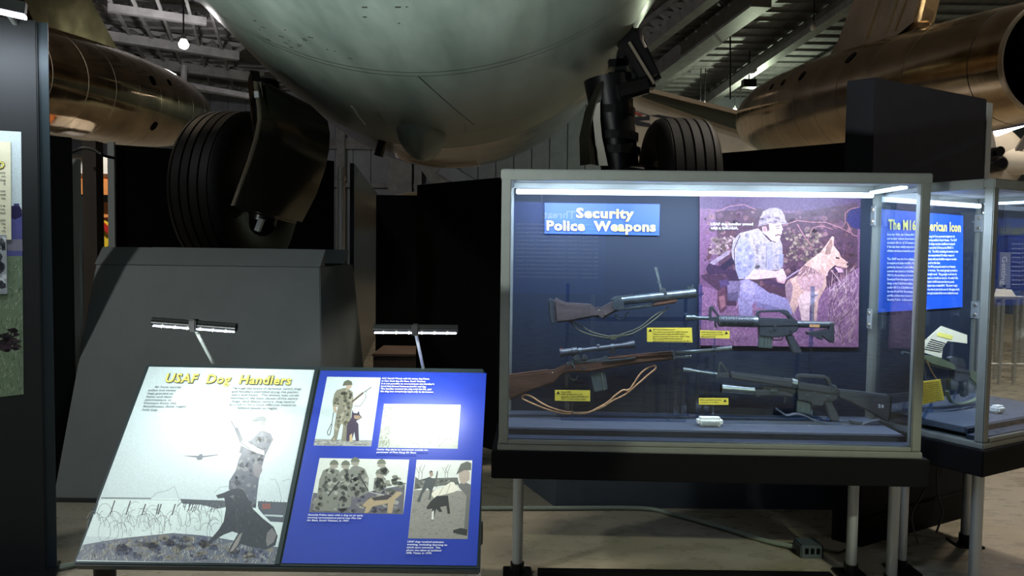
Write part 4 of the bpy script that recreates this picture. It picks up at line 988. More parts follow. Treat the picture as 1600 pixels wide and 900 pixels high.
PH = [(1093, 306), (1345, 310), (1340, 543), (1093, 540)]
pho = board('photo_poster', 'colour photo poster of kneeling handler in helmet with shepherd dog', 'poster', BKP, PH, M('poster_board', (60, 44, 56), .5))
z6_ = zm(1090, 300, 3.6)
Q = [((112, 84, 104), PH)]
Q += [((86, 66, 92), [(1093, 306), (1345, 310), (1344.5, 332), (1093, 326)]), ((78, 56, 66), z6_([(100, 110), (330, 90), (520, 120), (900, 60), (900, 480), (700, 600), (480, 640), (120, 440)]))]
Q += blobs(z6_([(30, 100), (910, 90), (905, 600), (25, 500)]), 330, 5, [(84, 58, 62), (110, 82, 84), (66, 46, 58), (128, 100, 96), (74, 62, 60), (96, 70, 84)], .9)
Q += [((40, 38, 86), z6_([(850, 110), (880, 90), (918, 86), (914, 210), (870, 200), (835, 160)]))]
Q += blobs(z6_([(480, 200), (720, 200), (700, 400), (480, 400)]), 130, 3.0, [(128, 118, 96), (150, 142, 112), (92, 84, 66), (108, 96, 84)], .8)
Q += blobs(z6_([(70, 250), (230, 240), (160, 360), (60, 350)]), 70, 3.4, [(138, 124, 110), (110, 96, 86), (160, 146, 130)], .8)
gr = z6_([(5, 520), (300, 620), (700, 560), (910, 420), (905, 870), (10, 862)])
Q += [((140, 108, 128), gr)] + strokes(gr, 620, 11, 1.2, [(172, 146, 150), (112, 82, 100), (190, 166, 160), (128, 98, 110), (96, 70, 92)], 70, 60)
Q += strokes(z6_([(720, 440), (910, 380), (905, 860), (740, 860)]), 200, 24, 1.4, [(198, 176, 164), (160, 130, 128), (110, 80, 96), (214, 196, 180)], 75, 40)
for pts in ([(480, 190), (560, 160), (640, 170), (720, 170), (800, 200), (860, 230)], [(620, 260), (650, 200), (700, 190), (760, 210)], [(830, 180), (830, 120), (860, 95), (910, 85)], [(560, 180), (600, 250), (640, 300)], [(840, 170), (870, 240), (900, 250)], [(110, 110), (180, 80), (260, 70), (330, 100)]):
    Q += line(z6_(pts), 1.1, (164, 122, 116))
Q += [((70, 50, 64), z6_([(15, 470), (50, 460), (210, 480), (220, 640), (150, 640), (120, 560), (30, 490)]))]
# rifle behind the back
Q += [((150, 142, 144), z6_([(66, 398), (170, 330), (186, 330), (176, 350), (90, 410)])), ((58, 42, 62), z6_([(45, 430), (62, 402), (210, 440), (235, 500), (200, 500), (150, 460), (60, 466)])), ((40, 32, 50), z6_([(120, 420), (200, 360), (210, 400), (150, 440)]))]
# legs
Q += [((150, 148, 168), z6_([(232, 500), (280, 488), (340, 520), (330, 600), (305, 640), (310, 700), (235, 700), (225, 600)])), ((168, 166, 186), z6_([(240, 520), (280, 496), (330, 530), (318, 580), (250, 560)]))]
Q += [((148, 146, 168), z6_([(330, 520), (400, 560), (500, 600), (548, 640), (545, 680), (520, 690), (450, 668), (330, 640), (320, 600)])), ((126, 122, 146), z6_([(330, 620), (450, 650), (520, 690), (450, 676), (330, 646)]))]
Q += [((120, 112, 130), z6_([(165, 500), (240, 500), (235, 600), (170, 580)])), ((96, 66, 76), z6_([(110, 560), (150, 530), (168, 590), (160, 660), (130, 684), (110, 640)])), ((150, 110, 108), z6_([(120, 590), (150, 580), (158, 640), (130, 660)]))]
Q += [((80, 66, 96), z6_([(120, 500), (170, 490), (180, 520), (130, 540)])), ((92, 86, 104), z6_([(165, 570), (230, 560), (225, 615), (170, 610)]))]
# torso, vest, arms
vest = z6_([(190, 330), (200, 270), (240, 230), (340, 204), (372, 232), (410, 280), (462, 262), (476, 300), (480, 400), (470, 436), (330, 450), (230, 470), (210, 400), (196, 370)])
Q += [((166, 166, 158), vest)] + blobs(vest, 60, 4, [(150, 152, 144), (182, 182, 170), (136, 138, 134)], 1)
slv = z6_([(216, 330), (240, 254), (290, 280), (316, 360), (316, 440), (270, 488), (232, 490), (212, 430)])
Q += [((150, 158, 168), slv)] + blobs(slv, 16, 4, [(132, 138, 152), (168, 174, 182)], 1)
Q += [((150, 154, 162), z6_([(380, 290), (420, 290), (420, 430), (390, 440)])), ((140, 146, 156), z6_([(452, 350), (484, 350), (480, 424), (456, 410)]))]
Q += line(z6_([(240, 240), (206, 320), (208, 420), (222, 490)]), 1.2, (60, 48, 60)) + line(z6_([(386, 300), (386, 430)]), .8, (110, 112, 116))
Q += [((226, 196, 182), z6_([(266, 490), (316, 436), (380, 438), (440, 446), (480, 430), (500, 476), (490, 510), (462, 506), (440, 480), (330, 492)])), ((196, 160, 150), z6_([(440, 486), (470, 504), (496, 498), (486, 516), (450, 508)]))]
Q += [((70, 52, 72), z6_([(360, 492), (430, 500), (494, 524), (490, 548), (440, 524), (376, 512)]))] + line(z6_([(372, 510), (376, 545), (412, 570), (426, 545), (410, 515)]), 1.6, (84, 56, 66))
# head and helmet
Q += [((206, 186, 176), z6_([(362, 190), (400, 178), (470, 176), (474, 230), (462, 262), (438, 284), (414, 272), (390, 246), (366, 230)])), ((224, 210, 198), z6_([(420, 186), (470, 180), (480, 212), (470, 222), (466, 256), (436, 278), (414, 250)]))]
Q += [((94, 70, 72), z6_([(360, 186), (400, 178), (404, 214), (392, 222), (386, 194), (364, 196)])), ((170, 130, 126), z6_([(366, 200), (384, 196), (388, 222), (372, 222)]))]
Q += line(z6_([(438, 192), (464, 190)]), 1.6, (96, 74, 76)) + line(z6_([(442, 203), (460, 203)]), 1.2, (60, 48, 56)) + line(z6_([(436, 246), (454, 240), (470, 244)]), 2.0, (96, 62, 64)) + line(z6_([(366, 230), (400, 268), (440, 284)]), 1.2, (60, 46, 56))
hel = z6_([(340, 194), (350, 150), (368, 110), (400, 92), (440, 88), (470, 98), (488, 130), (494, 160), (510, 178), (480, 182), (430, 172), (380, 184)])
Q += [((160, 156, 148), hel)] + blobs(hel, 24, 4.5, [(142, 138, 132), (178, 174, 162), (150, 144, 146)], .8) + line(z6_([(342, 190), (400, 172), (440, 166), (508, 178)]), 1.4, (122, 118, 116))
# dog
dgq = z6_([(496, 580), (494, 520), (520, 490), (560, 470), (580, 430), (620, 390), (690, 340), (720, 300), (756, 248), (768, 254), (764, 300), (796, 340), (806, 366), (844, 396), (852, 412), (836, 428), (800, 420), (770, 412), (740, 440), (722, 476), (724, 530), (700, 570), (680, 610), (668, 730), (640, 730), (640, 640), (616, 640), (628, 726), (584, 722), (568, 630), (540, 690), (520, 640)])
Q += [((206, 178, 146), dgq)]
Q += [((226, 206, 182), z6_([(560, 600), (600, 560), (680, 560), (668, 610), (630, 640), (628, 722), (586, 720), (572, 640)])), ((190, 160, 148), z6_([(560, 480), (600, 440), (680, 440), (716, 470), (700, 540), (640, 560), (580, 550)]))]
Q += [((150, 128, 128), z6_([(496, 580), (496, 520), (520, 496), (536, 530), (530, 590), (516, 630)])), ((138, 112, 104), z6_([(560, 470), (600, 410), (650, 430), (680, 450), (640, 470), (580, 478)])), ((150, 126, 104), z6_([(724, 310), (752, 262), (760, 300), (744, 350), (716, 352)]))]
Q += strokes(z6_([(580, 430), (690, 350), (740, 380), (722, 470), (560, 560), (530, 500)]), 90, 8, 1.2, [(222, 198, 168), (180, 146, 118), (234, 214, 190)], 70, 40)
Q += line(z6_([(776, 368), (798, 374)]), 2.4, (60, 44, 48)) + line(z6_([(770, 412), (800, 428), (818, 436)]), 1.2, (70, 54, 60)) + [((64, 52, 56), z6_([(836, 398), (852, 402), (850, 416), (838, 414)])), ((214, 180, 186), z6_([(776, 420), (812, 432), (822, 452), (790, 452), (770, 436)])), ((60, 44, 70), z6_([(770, 424), (790, 446), (784, 452), (764, 436)]))]
Q += line(z6_([(495, 490), (540, 458), (576, 436)]), 1.4, (190, 180, 196)) + line(z6_([(752, 440), (790, 490), (830, 540)]), 1.2, (208, 188, 176)) + line(z6_([(690, 400), (720, 420), (730, 470)]), 1.2, (214, 196, 176))
Q = [((c_[0] * .88, c_[1] * .78, c_[2] * .88), *r_) for c_, *r_ in Q]
picture('photo_print', pho, BKP, Q, m_printf)
for i, (s, x1) in enumerate((('USAF dog handler armed', 1176), ('with a GAU-5/A.', 1153))):
    part('caption', m_textw, pho, text(s, BKP, (1110, 352 + i * 6.2), (x1, 352 + i * 6.2), (0, -1), 3.9, .02, lift=.006))

# ---- weapons: profiles traced on the plane they hang in
GP = (P1(0, .30, 0), cv.copy()); MPX = 3.66 / FPX
def gun(name, label, cat, zmf, plane=GP):
    o = root(name, label, cat, tuple(onp(*zmf([(700, 300)])[0], plane)))
    T = lambda pts: [onp(x, y, plane) for x, y in zmf(pts)]
    n = plane[1]
    def slab(pn, m, pts, th, bev=.003, off=0.0, parent=None, lab=None):
        return part(pn, m, parent or o, prism([p + n * off for p in T(pts)], n, th), bevel=bev, smooth=True, label=lab)
    def rod(pn, m, pts, r, k=14, off=0.0, parent=None, lab=None):
        return part(pn, m, parent or o, tube([p + n * off for p in T(pts)], r, k), smooth=True, label=lab)
    return o, T, slab, rod, n
# grenade launcher
o, T, slab, rod, n = gun('grenade_launcher', 'short break-open grenade launcher with thick barrel at top of long case', 'launcher', zm(780, 400, 4.84))
slab('stock', m_wood2, [(410, 320), (432, 318), (470, 338), (505, 352), (600, 358), (690, 364), (722, 388), (752, 396), (790, 380), (850, 345), (905, 318), (935, 340), (945, 400), (880, 420), (822, 450), (796, 472), (768, 480), (742, 458), (700, 462), (560, 490), (425, 506)], .045, .009)
slab('butt_pad', m_gunblk, [(367, 326), (410, 320), (425, 506), (388, 515), (372, 430)], .045, .006)
slab('receiver', m_gun, [(845, 350), (880, 325), (905, 314), (936, 330), (948, 400), (900, 414), (860, 410)], .05, .005)
rod('barrel', m_gun, [(925, 338), (1440, 285)], .021, 22)
rod('muzzle', m_gun, [(1440, 285), (1484, 280)], .0225, 22)
part('bore', m_void, o, lathe(T([(1484, 280)])[0], T([(1484, 280)])[0] - T([(1440, 285)])[0], [(-.01, .017), (.0006, .017)], 18))
slab('fore_end', m_wood, [(1150, 358), (1250, 336), (1330, 318), (1350, 330), (1346, 350), (1260, 366), (1150, 384)], .04, .008)
slab('fore_frame', m_gun, [(940, 388), (1150, 357), (1152, 386), (1060, 396), (950, 410)], .036, .004)
slab('top_rail', m_gun, [(842, 326), (880, 304), (1012, 290), (1040, 302), (940, 322), (850, 340)], .024, .003)
rod('trigger_guard', m_gun, [(876, 436), (882, 466), (905, 478), (935, 474), (955, 458), (962, 430), (985, 428)], .003, 8)
rod('trigger', m_gun, [(890, 440), (905, 468)], .003, 6)
rod('leaf_sight', m_gun, [(1178, 86), (1208, 195), (1222, 270)], .0035, 8)
rod('leaf_sight', m_gun, [(1188, 84), (1216, 195), (1232, 268)], .0025, 8)
slab('sight_block', m_gun, [(1196, 186), (1218, 184), (1222, 212), (1202, 214)], .012, .002)
slab('sight_base', m_gun, [(1214, 255), (1236, 238), (1262, 246), (1256, 278), (1228, 282)], .02, .003)
slab('barrel_band', m_gun, [(1238, 270), (1264, 268), (1266, 318), (1244, 320)], .044, .003)
slab('front_sight', m_gun, [(1420, 238), (1432, 226), (1452, 232), (1466, 212), (1474, 246), (1424, 254)], .008, .001)
part('sling_stud', m_edge, o, tube(T([(524, 455), (526, 480)]), .002, 6))
part('crosspin', m_edge, o, lathe(T([(800, 438)])[0] - n * .0235, -n, [(0, .005), (.003, .004)], 12))
for pts, m, r in (([(530, 490), (600, 560), (700, 598), (800, 616), (862, 622), (920, 604), (1010, 585), (1120, 520), (1222, 440), (1280, 378)], m_green, .0035),
                  ([(540, 494), (620, 530), (700, 575), (800, 602), (860, 610), (930, 590), (1060, 540), (1160, 460), (1230, 415)], m_green, .003)):
    part('sling', m, o, tube(smooth_path([p - n * .004 for p in T(pts)]), r, 8), smooth=True, label='olive cord sling')
slab('sling_buckle', m_green, [(836, 598), (884, 596), (886, 632), (842, 634)], .012, .002, off=-.004)

# scoped wooden rifle
o, T, slab, rod, n = gun('sniper_rifle', 'long wooden-stocked rifle with telescopic scope at lower left of long case', 'rifle', zm(770, 520, 4.84))
slab('stock', m_wood, [(98, 318), (250, 298), (410, 278), (450, 286), (500, 262), (545, 240), (566, 230), (870, 196), (1100, 184), (1364, 166), (1368, 200), (1250, 214), (1100, 232), (950, 252), (840, 276), (720, 296), (590, 296), (532, 312), (486, 352), (462, 386), (432, 386), (300, 430), (118, 510), (104, 420)], .042, .009)
slab('butt_plate', m_gunblk, [(84, 320), (99, 318), (119, 512), (106, 517), (94, 430)], .042, .003)
slab('hand_guard', m_wood, [(865, 182), (1100, 160), (1358, 138), (1364, 166), (1100, 184), (870, 198)], .036, .007)
slab('receiver', m_gun, [(550, 222), (612, 204), (700, 206), (828, 190), (856, 170), (882, 196), (872, 216), (720, 224), (560, 242)], .034, .003)
slab('operating_rod', m_gun, [(820, 206), (1076, 178), (1078, 190), (900, 212), (822, 218)], .05, .002)
rod('barrel', m_gun, [(1358, 152), (1600, 136), (1760, 122)], .0095, 12)
rod('flash_hider', m_gun, [(1690, 128), (1806, 116)], .012, 12)
slab('front_sight', m_gun, [(1655, 128), (1664, 96), (1684, 96), (1688, 142), (1660, 146)], .012, .001)
slab('bayonet_lug', m_gun, [(1662, 150), (1684, 148), (1684, 158), (1662, 160)], .012, .001)
rod('gas_cylinder', m_gun, [(1360, 184), (1500, 178)], .008, 12)
slab('barrel_band', m_gun, [(1352, 138), (1372, 136), (1378, 200), (1358, 202)], .04, .003)
rod('gas_plug', m_gun, [(1488, 170), (1496, 160), (1498, 138)], .006, 8)
sc_ = part('scope', m_gunblk, o, tube([T([(x, 152 - (x - 520) * .118)])[0] + V((0, 0, 0)) for x in (516, 530, 531, 596, 600, 636, 640, 700, 980, 1060, 1072)], [.020, .020, .0185, .0185, .021, .021, .013, .012, .0125, .0185, .0185], 20), smooth=True, label='telescopic sight')
part('turret', m_gunblk, sc_, lathe(T([(796, 112)])[0], (0, 0, 1), [(-.004, .011), (.012, .011), (.016, .008)], 14), smooth=True)
part('lens_cover', m_gunblk, sc_, lathe(T([(520, 152)])[0], T([(480, 156)])[0] - T([(520, 152)])[0], [(0, .0215), (.008, .0215)], 18))
part('lens_mark', m_red, sc_, box(T([(516, 118)])[0] - n * .006, (.008, .004, .006)))
for x in (660, 905): part('scope_ring', m_gun, sc_, lathe(T([(x, 152 - (x - 520) * .118)])[0], T([(x + 40, 147 - (x - 520) * .118)])[0] - T([(x, 152 - (x - 520) * .118)])[0], [(-.007, .0155), (.007, .0155)], 18))
slab('scope_mount', m_gun, [(600, 205), (620, 170), (652, 170), (660, 190), (700, 176), (720, 170), (720, 200), (640, 212)], .016, .002)
slab('scope_mount', m_gun, [(880, 120), (928, 116), (930, 152), (884, 160)], .014, .002)
part('mount_knob', m_gun, o, lathe(T([(632, 186)])[0], -n, [(0, .016), (.022, .015)], 16), smooth=True)
part('mount_knob', m_gun, o, lathe(T([(690, 180)])[0], -n, [(0, .012), (.02, .011)], 16), smooth=True)
slab('magazine', m_mag, [(738, 318), (845, 290), (870, 424), (766, 446)], .026, .003)
rod('magazine_rib', m_edge, [(820, 300), (842, 430)], .0018, 6, off=-.0135)
rod('trigger_guard', m_gun, [(576, 318), (586, 346), (612, 358), (632, 350), (642, 320)], .003, 8)
rod('bolt_handle', m_gun, [(596, 232), (612, 252), (614, 268)], .005, 8, off=-.02)
part('stock_screw', m_gunblk, o, lathe(T([(688, 262)])[0] - n * .021, -n, [(0, .008), (.002, .007)], 14))
for pts in ([(222, 488), (232, 500), (320, 540), (440, 585), (540, 608), (640, 604), (720, 598), (830, 556), (900, 512), (1000, 462), (1090, 388), (1170, 318), (1226, 270), (1230, 246)],
            [(222, 482), (240, 466), (290, 478), (370, 530), (470, 574), (590, 600), (700, 606), (800, 562), (870, 520), (930, 466), (985, 430), (1025, 432), (1060, 388), (1110, 312), (1170, 262), (1226, 244)]):
    part('sling', m_tan, o, tube(smooth_path([p - n * .01 for p in T(pts)]), .0042, 8), smooth=True, label='tan cord sling')
for pts in ([(574, 590), (604, 588), (606, 610), (576, 612)], [(1012, 424), (1034, 420), (1032, 446), (1014, 450)]): slab('sling_keeper', m_tan, pts, .014, .002, off=-.01)

# short carbine
o, T, slab, rod, n = gun('carbine', 'short black carbine with ribbed handguard and collapsible stock before photo poster', 'rifle', zm(1070, 400, 4.84))
rod('barrel', m_gun, [(10, 466), (250, 474)], .0085, 12)
rod('flash_hider', m_gun, [(8, 466), (80, 469)], .0135, 14)
for i in range(4): rod('flash_hider_ring', m_gun, [(22 + i * 14, 466.5), (27 + i * 14, 466.5)], .0148, 14)
for pts in ([(184, 480), (184, 384), (204, 376), (214, 384), (262, 452), (250, 462), (206, 402), (200, 410), (202, 480)],): slab('front_sight', m_gunblk, pts, .016, .002)
slab('front_sight_base', m_gunblk, [(178, 462), (262, 456), (262, 492), (236, 500), (232, 536), (242, 540), (238, 545), (226, 520), (226, 492), (178, 486)], .022, .003)
rod('hand_guard', m_gunblk, [(255, 492), (518, 497)], .0245, 20)
for i in range(14): rod('guard_rib', m_gunblk, [(266 + i * 18, 492.2 + i * .34), (276 + i * 18, 492.4 + i * .34)], .0268, 20)
rod('barrel_nut', m_gun, [(512, 496), (545, 497)], .026, 18)
slab('upper_receiver', m_gunblk, [(540, 472), (560, 466), (800, 474), (832, 478), (852, 502), (852, 528), (560, 534), (540, 520)], .034, .005)
slab('carry_handle', m_gunblk, [(540, 476), (540, 424), (556, 412), (740, 404), (776, 410), (806, 456), (834, 480), (796, 484), (760, 446), (728, 430), (720, 422), (570, 426), (562, 440), (562, 476)], .02, .003)
slab('rear_sight', m_gunblk, [(726, 430), (780, 418), (800, 452), (780, 458)], .026, .003)
slab('lower_receiver', m_gunblk, [(552, 528), (700, 512), (856, 522), (852, 560), (800, 592), (770, 600), (744, 606), (660, 616), (556, 602)], .03, .004)
slab('magazine', m_mag, [(558, 600), (660, 612), (656, 700), (554, 690)], .022, .003)
for x in (585, 612, 636): rod('magazine_rib', m_mag, [(x, 612), (x - 3, 690)], .002, 6, off=-.011)
slab('pistol_grip', m_gunblk, [(754, 602), (806, 586), (850, 660), (886, 726), (860, 738), (816, 736), (786, 670)], .026, .006)
rod('trigger_guard', m_gunblk, [(664, 612), (668, 632), (700, 638), (732, 634), (744, 606)], .0032, 8)
rod('trigger', m_gun, [(716, 606), (710, 624)], .003, 6)
rod('buffer_tube', m_gunblk, [(838, 515), (1112, 522)], .0165, 18)
slab('butt_stock', m_gunblk, [(918, 572), (1000, 566), (1030, 556), (1112, 552), (1118, 505), (1120, 655), (1096, 652), (1066, 630), (1026, 600), (1038, 628), (1024, 634), (990, 612), (940, 600), (924, 594)], .034, .004)
slab('butt_end', m_gunblk, [(1086, 504), (1120, 504), (1120, 656), (1100, 654), (1090, 600)], .04, .004)
slab('tube_label', m_tan, [(934, 514), (1010, 516), (1010, 537), (934, 535)], .002, 0, off=-.0165)
for x, y in ((680, 540), (640, 560), (790, 560)): part('receiver_pin', m_gun, o, lathe(T([(x, y)])[0] - n * .015, -n, [(0, .004), (.004, .003)], 10))
slab('magazine_catch', m_gun, [(664, 516), (684, 512), (686, 552), (668, 556)], .038, .002)
rod('sling_swivel', m_gun, [(1090, 640), (1096, 656)], .003, 6)

# rifle with under-barrel launcher
o, T, slab, rod, n = gun('assault_rifle', 'black rifle with under-barrel launcher and number on stock at lower right', 'rifle', zm(1070, 520, 4.84))
rod('barrel', m_gun, [(-8, 278), (160, 302), (250, 314)], .0078, 12)
rod('flash_hider', m_gun, [(-14, 277), (50, 286)], .0105, 12)
slab('front_sight', m_gunblk, [(246, 312), (252, 226), (270, 214), (282, 224), (328, 296), (316, 302), (272, 240), (266, 244), (262, 312)], .016, .002)
slab('front_sight_base', m_gunblk, [(238, 306), (330, 296), (334, 340), (300, 342), (252, 334), (236, 352), (228, 346)], .022, .003)
slab('hand_guard', m_gunblk, [(338, 298), (360, 296), (820, 352), (832, 412), (800, 412), (350, 346), (338, 330)], .046, .008)
for i in range(22): rod('guard_vent', m_void, [(372 + i * 17, 303 + i * 2.1), (378 + i * 17, 303.6 + i * 2.1)], .006, 8, off=-.01)
rod('barrel_nut', m_gun, [(800, 380), (838, 388)], .026, 18)
rod('launcher_barrel', m_gun, [(276, 420), (520, 438)], .0235, 22, lab='thick grenade launcher barrel')
rod('launcher_ring', m_gun, [(356, 426), (364, 426.6)], .0245, 22)
part('launcher_bore', m_void, o, lathe(T([(275, 420)])[0], T([(270, 419.6)])[0] - T([(276, 420)])[0], [(-.01, .019), (.001, .019)], 18))
slab('launcher_body', m_gunblk, [(505, 430), (560, 424), (640, 418), (680, 424), (764, 436), (806, 452), (812, 486), (740, 474), (560, 472), (548, 490), (520, 470)], .04, .005)
slab('launcher_mount', m_gunblk, [(560, 400), (830, 420), (838, 450), (800, 466), (700, 440), (600, 430)], .03, .004)
slab('launcher_latch', m_gun, [(630, 422), (690, 418), (692, 440), (634, 444)], .05, .003)
rod('launcher_trigger', m_gun, [(750, 470), (762, 505), (752, 530)], .003, 6)
slab('upper_receiver', m_gunblk, [(830, 354), (860, 372), (1118, 404), (1146, 420), (1154, 432), (1152, 464), (1000, 446), (838, 424)], .034, .005)
slab('carry_handle', m_gunblk, [(838, 380), (836, 326), (852, 312), (900, 310), (1058, 320), (1086, 336), (1114, 402), (1086, 398), (1064, 354), (1048, 346), (872, 334), (858, 340), (862, 382)], .02, .003)
slab('rear_sight', m_gunblk, [(1040, 326), (1084, 332), (1100, 372), (1064, 358)], .028, .003)
slab('forward_assist', m_gun, [(1104, 396), (1140, 394), (1142, 420), (1118, 440), (1096, 456), (1092, 440)], .04, .003)
slab('lower_receiver', m_gunblk, [(838, 420), (1000, 440), (1154, 460), (1148, 494), (1110, 514), (1048, 516), (1042, 546), (1030, 552), (950, 544), (946, 522), (846, 502)], .03, .004)
slab('magazine', m_mag, [(844, 508), (946, 534), (942, 616), (840, 596)], .022, .003)
for x in (866, 892, 918): rod('magazine_rib', m_mag, [(x, 528), (x - 3, 602)], .002, 6, off=-.011)
slab('pistol_grip', m_gunblk, [(1044, 520), (1102, 508), (1140, 588), (1170, 654), (1158, 666), (1094, 656), (1070, 590)], .026, .006)
rod('trigger_guard', m_gunblk, [(950, 540), (964, 556), (1020, 556), (1042, 540)], .003, 8)
slab('butt_stock', m_gunblk, [(1146, 424), (1300, 440), (1536, 468), (1552, 482), (1548, 560), (1532, 664), (1512, 664), (1380, 590), (1250, 524), (1150, 486)], .04, .006)
slab('butt_plate', m_void, [(1536, 468), (1553, 482), (1549, 560), (1533, 666), (1524, 662), (1538, 560)], .042, .002)
part('stock_number', m_textw, o, text('59', (GP[0] - n * .021, n), (1070 + 1462 / 4.84, 520 + 566 / 4.84), (1070 + 1504 / 4.84, 520 + 572 / 4.84), (0, -1), 5.6, .0, lift=.0012))
for x, y in ((970, 445), (920, 470), (1075, 480)): part('receiver_pin', m_gun, o, lathe(T([(x, y)])[0] - n * .015, -n, [(0, .006), (.005, .005)], 12))
pth = smooth_path([p - n * .02 for p in T([(680, 566), (716, 592), (760, 618), (830, 606), (900, 622), (960, 652), (1060, 676), (1160, 684), (1250, 682), (1310, 690), (1380, 664), (1456, 650)])])
part('sling', m_gunblk, o, strap(pth, (n * 1.0 + V((0, 0, .5))).normalized(), .016, .004), label='black web sling')
slab('sling_buckle', m_gunblk, [(1222, 650), (1300, 668), (1330, 664), (1316, 694), (1240, 672)], .01, .002, off=-.02)

# acrylic stands
zdk = .80
def stand(label, rods, feet, uo, fo):
    pts = [onp(x, y, GP) for x, y, *_ in rods]
    o = root('rifle_stand', label, 'stand', (pts[0].x, pts[0].y, zdk))
    for (x, y, ) in rods:
        p = onp(x, y, GP) + cv * uo
        q = part('upright', m_acrylic, o, beam(V((p.x, p.y, zdk + .004)), p, .012, .016, up=cu))
        part('hook', m_acrylic, q, beam(p - V((0, 0, .05)), p - V((0, 0, .04)) - cv * .05, .012, .008))
        part('upright_glint', m_acrylic, q, beam(V((p.x, p.y, zdk + .004)) + cu * .012 - cv * .004, V((p.x, p.y, zdk + .07)) + cu * .012 - cv * .004, .008, .008, up=cu))
    for a, b in feet:
        A, Bq = onp(a[0], a[1], GP), onp(b[0], b[1], GP)
        part('foot', m_acrylic, o, beam(V((A.x, A.y - .01, zdk + .008)) + cv * fo, V((Bq.x, Bq.y, zdk + .008)) + cv * fo, .05, .016))
stand('clear acrylic stand under the short grenade launcher', [(888, 444), (1075, 452)], [((870, 650), (1080, 650))], .05, .06)
stand('clear acrylic stand under the short carbine', [(1098, 446), (1276, 448)], [((1090, 650), (1290, 650))], .05, .06)
stand('clear acrylic stand holding the scoped wooden rifle', [(886, 560), (1058, 560)], [((875, 655), (1070, 655))], .022, -.01)
stand('clear acrylic stand under rifle with under-barrel launcher', [(1106, 560), (1300, 590)], [((1096, 655), (1310, 655))], .022, -.01)
hb = part
thing('support_bar', 'clear acrylic bar behind the launcher sling', 'bar', m_acrylic, beam(onp(886, 500, GP) + cv * .045, onp(1085, 500, GP) + cv * .045, .012, .022), bevel=.003)
z5_ = zm(770, 520, 4.84)
thing('support_wedge', 'clear wedge plate at the muzzle of the lower rifles', 'bracket', m_acrylic, prism([onp(x, y, GP) + cv * .02 for x, y in z5_([(1398, 150), (1486, 312), (1344, 332), (1372, 200)])], cv, .01))
# caption cards
TP = (P1(0, .27, 0), cv.copy())
def card(label, poly, lines, tri_left, lh_, dep=.27):
    TP = (P1(0, dep, 0), cv.copy())
    pts = [onp(x, y, TP) for x, y in poly]
    o = root('caption_card', label, 'card', (pts[0].x, pts[0].y, min(p.z for p in pts)), 'yellow caption cards')
    part('card', m_yellow, o, prism(pts, cv, .003))
    x0, y0 = poly[0]; x1 = poly[1][0]
    tx = x0 + 5 if tri_left else x1 - 5
    PL = (TP[0] - cv * .0017, cv)
    part('arrow', m_ink, o, ([onp(x, y, PL) - cv * .0004 for x, y in ((tx - 3, y0 + 6), (tx + 3, y0 + 6), (tx, y0 + 1.6))], [(0, 1, 2)]))
    a = x0 + (9.5 if tri_left else 2); b = x1 - (2 if tri_left else 10)
    for i, s in enumerate(lines):
        w_ = min(b - a, (b - a) * len(s) / max(len(t) for t in lines))
        part('text_line', m_ink, o, text(s, PL, (a, y0 + 3.6 + i * lh_), (a + w_, y0 + 3.7 + i * lh_), (0, -1), 1.9, .02, lift=.0005))
    part('card_stem', m_acrylic, o, beam((pts[2] + pts[3]) / 2 + cv * .004, V((((pts[2] + pts[3]) / 2).x, ((pts[2] + pts[3]) / 2).y, zdk + .002)) + cv * .004, .004, .006, up=cu))
card('largest yellow caption card, below the grenade launcher barrel', [(1011, 512), (1081, 512), (1082, 535), (1011, 534)], ('M79 40mm Grenade Launcher', 'For additional firepower, USAF Security', 'Police received single-shot M79 40mm', 'grenade launchers in the late 1960s. They', 'later received XM148 40mm grenade', 'launchers that mounted underneath the M16.'), True, 3.6)
card('yellow caption card on the photo poster below the carbine handguard', [(1094, 516), (1140, 517), (1140, 529), (1094, 528)], ('USAF dog handlers carried', 'a shortened version of the', 'M16, the GAU-5/A.'), False, 3.6)
card('yellow caption card below the scoped wooden rifle', [(867, 609.5), (922, 610), (922, 627), (867, 626)], ('Sniper Rifle', 'USAF security police used', 'specialty sniper rifles like this', 'XM21 to counter enemy snipers.'), True, 3.7)
card('yellow caption card by white sensor, below the under-barrel launcher', [(1092, 622), (1138, 622), (1138, 632.5), (1092, 632)], ('M203 grenade launcher', 'mounted on an M16.'), False, 4.0, .24)
ws = root('humidity_sensor', 'small white sensor box on the deck of the long case', 'sensor', tuple(P1((1110 - 780) * .0029, .16, zdk)))
pc = atZ(1110, 667, zdk); pc = pc + cv * .02
part('housing', m_sensor, ws, box(pc + V((0, 0, .022)), (.115, .06, .04), (cu, cv, V((0, 0, 1)))), bevel=.012, smooth=True)
part('vent_face', m_alu, ws, box(pc + V((0, 0, .018)) - cv * .0305, (.08, .002, .014), (cu, cv, V((0, 0, 1)))))

# ================================================================== INSIDE THE RIGHT CASE
B2P = (P2(0, .598, 0), v2.copy())
PN = [(1372, 326), (1505, 337), (1504, 480), (1370, 488.5)]
pts = [onp(x, y, B2P) for x, y in PN]
bpn = root('text_panel', 'blue text panel titled The M16: American Icon in right case', 'panel', tuple(pts[3]))
part('board', M('panel_blue', (28, 84, 196), .45), bpn, prism([p + v2 * .006 for p in pts], v2, .012))
title('title', m_titley, bpn, 'The M16: American Icon', B2P, (1386, 358), (1499, 362), (0, -1), 15, .03, lift=.008)
def col(lines, x0, y0, x1, dy, sk_, m=m_textw):
    mx = max(len(s) for s in lines)
    for i, s in enumerate(lines):
        if not s: continue
        b = x0 + (x1 - x0) * len(s) / mx; y = y0 + i * dy
        part('text_line', m, bpn, text(s, B2P, (x0, y), (b, y + (b - x0) * sk_), (0, -1), 3.6, .02, lift=.008))
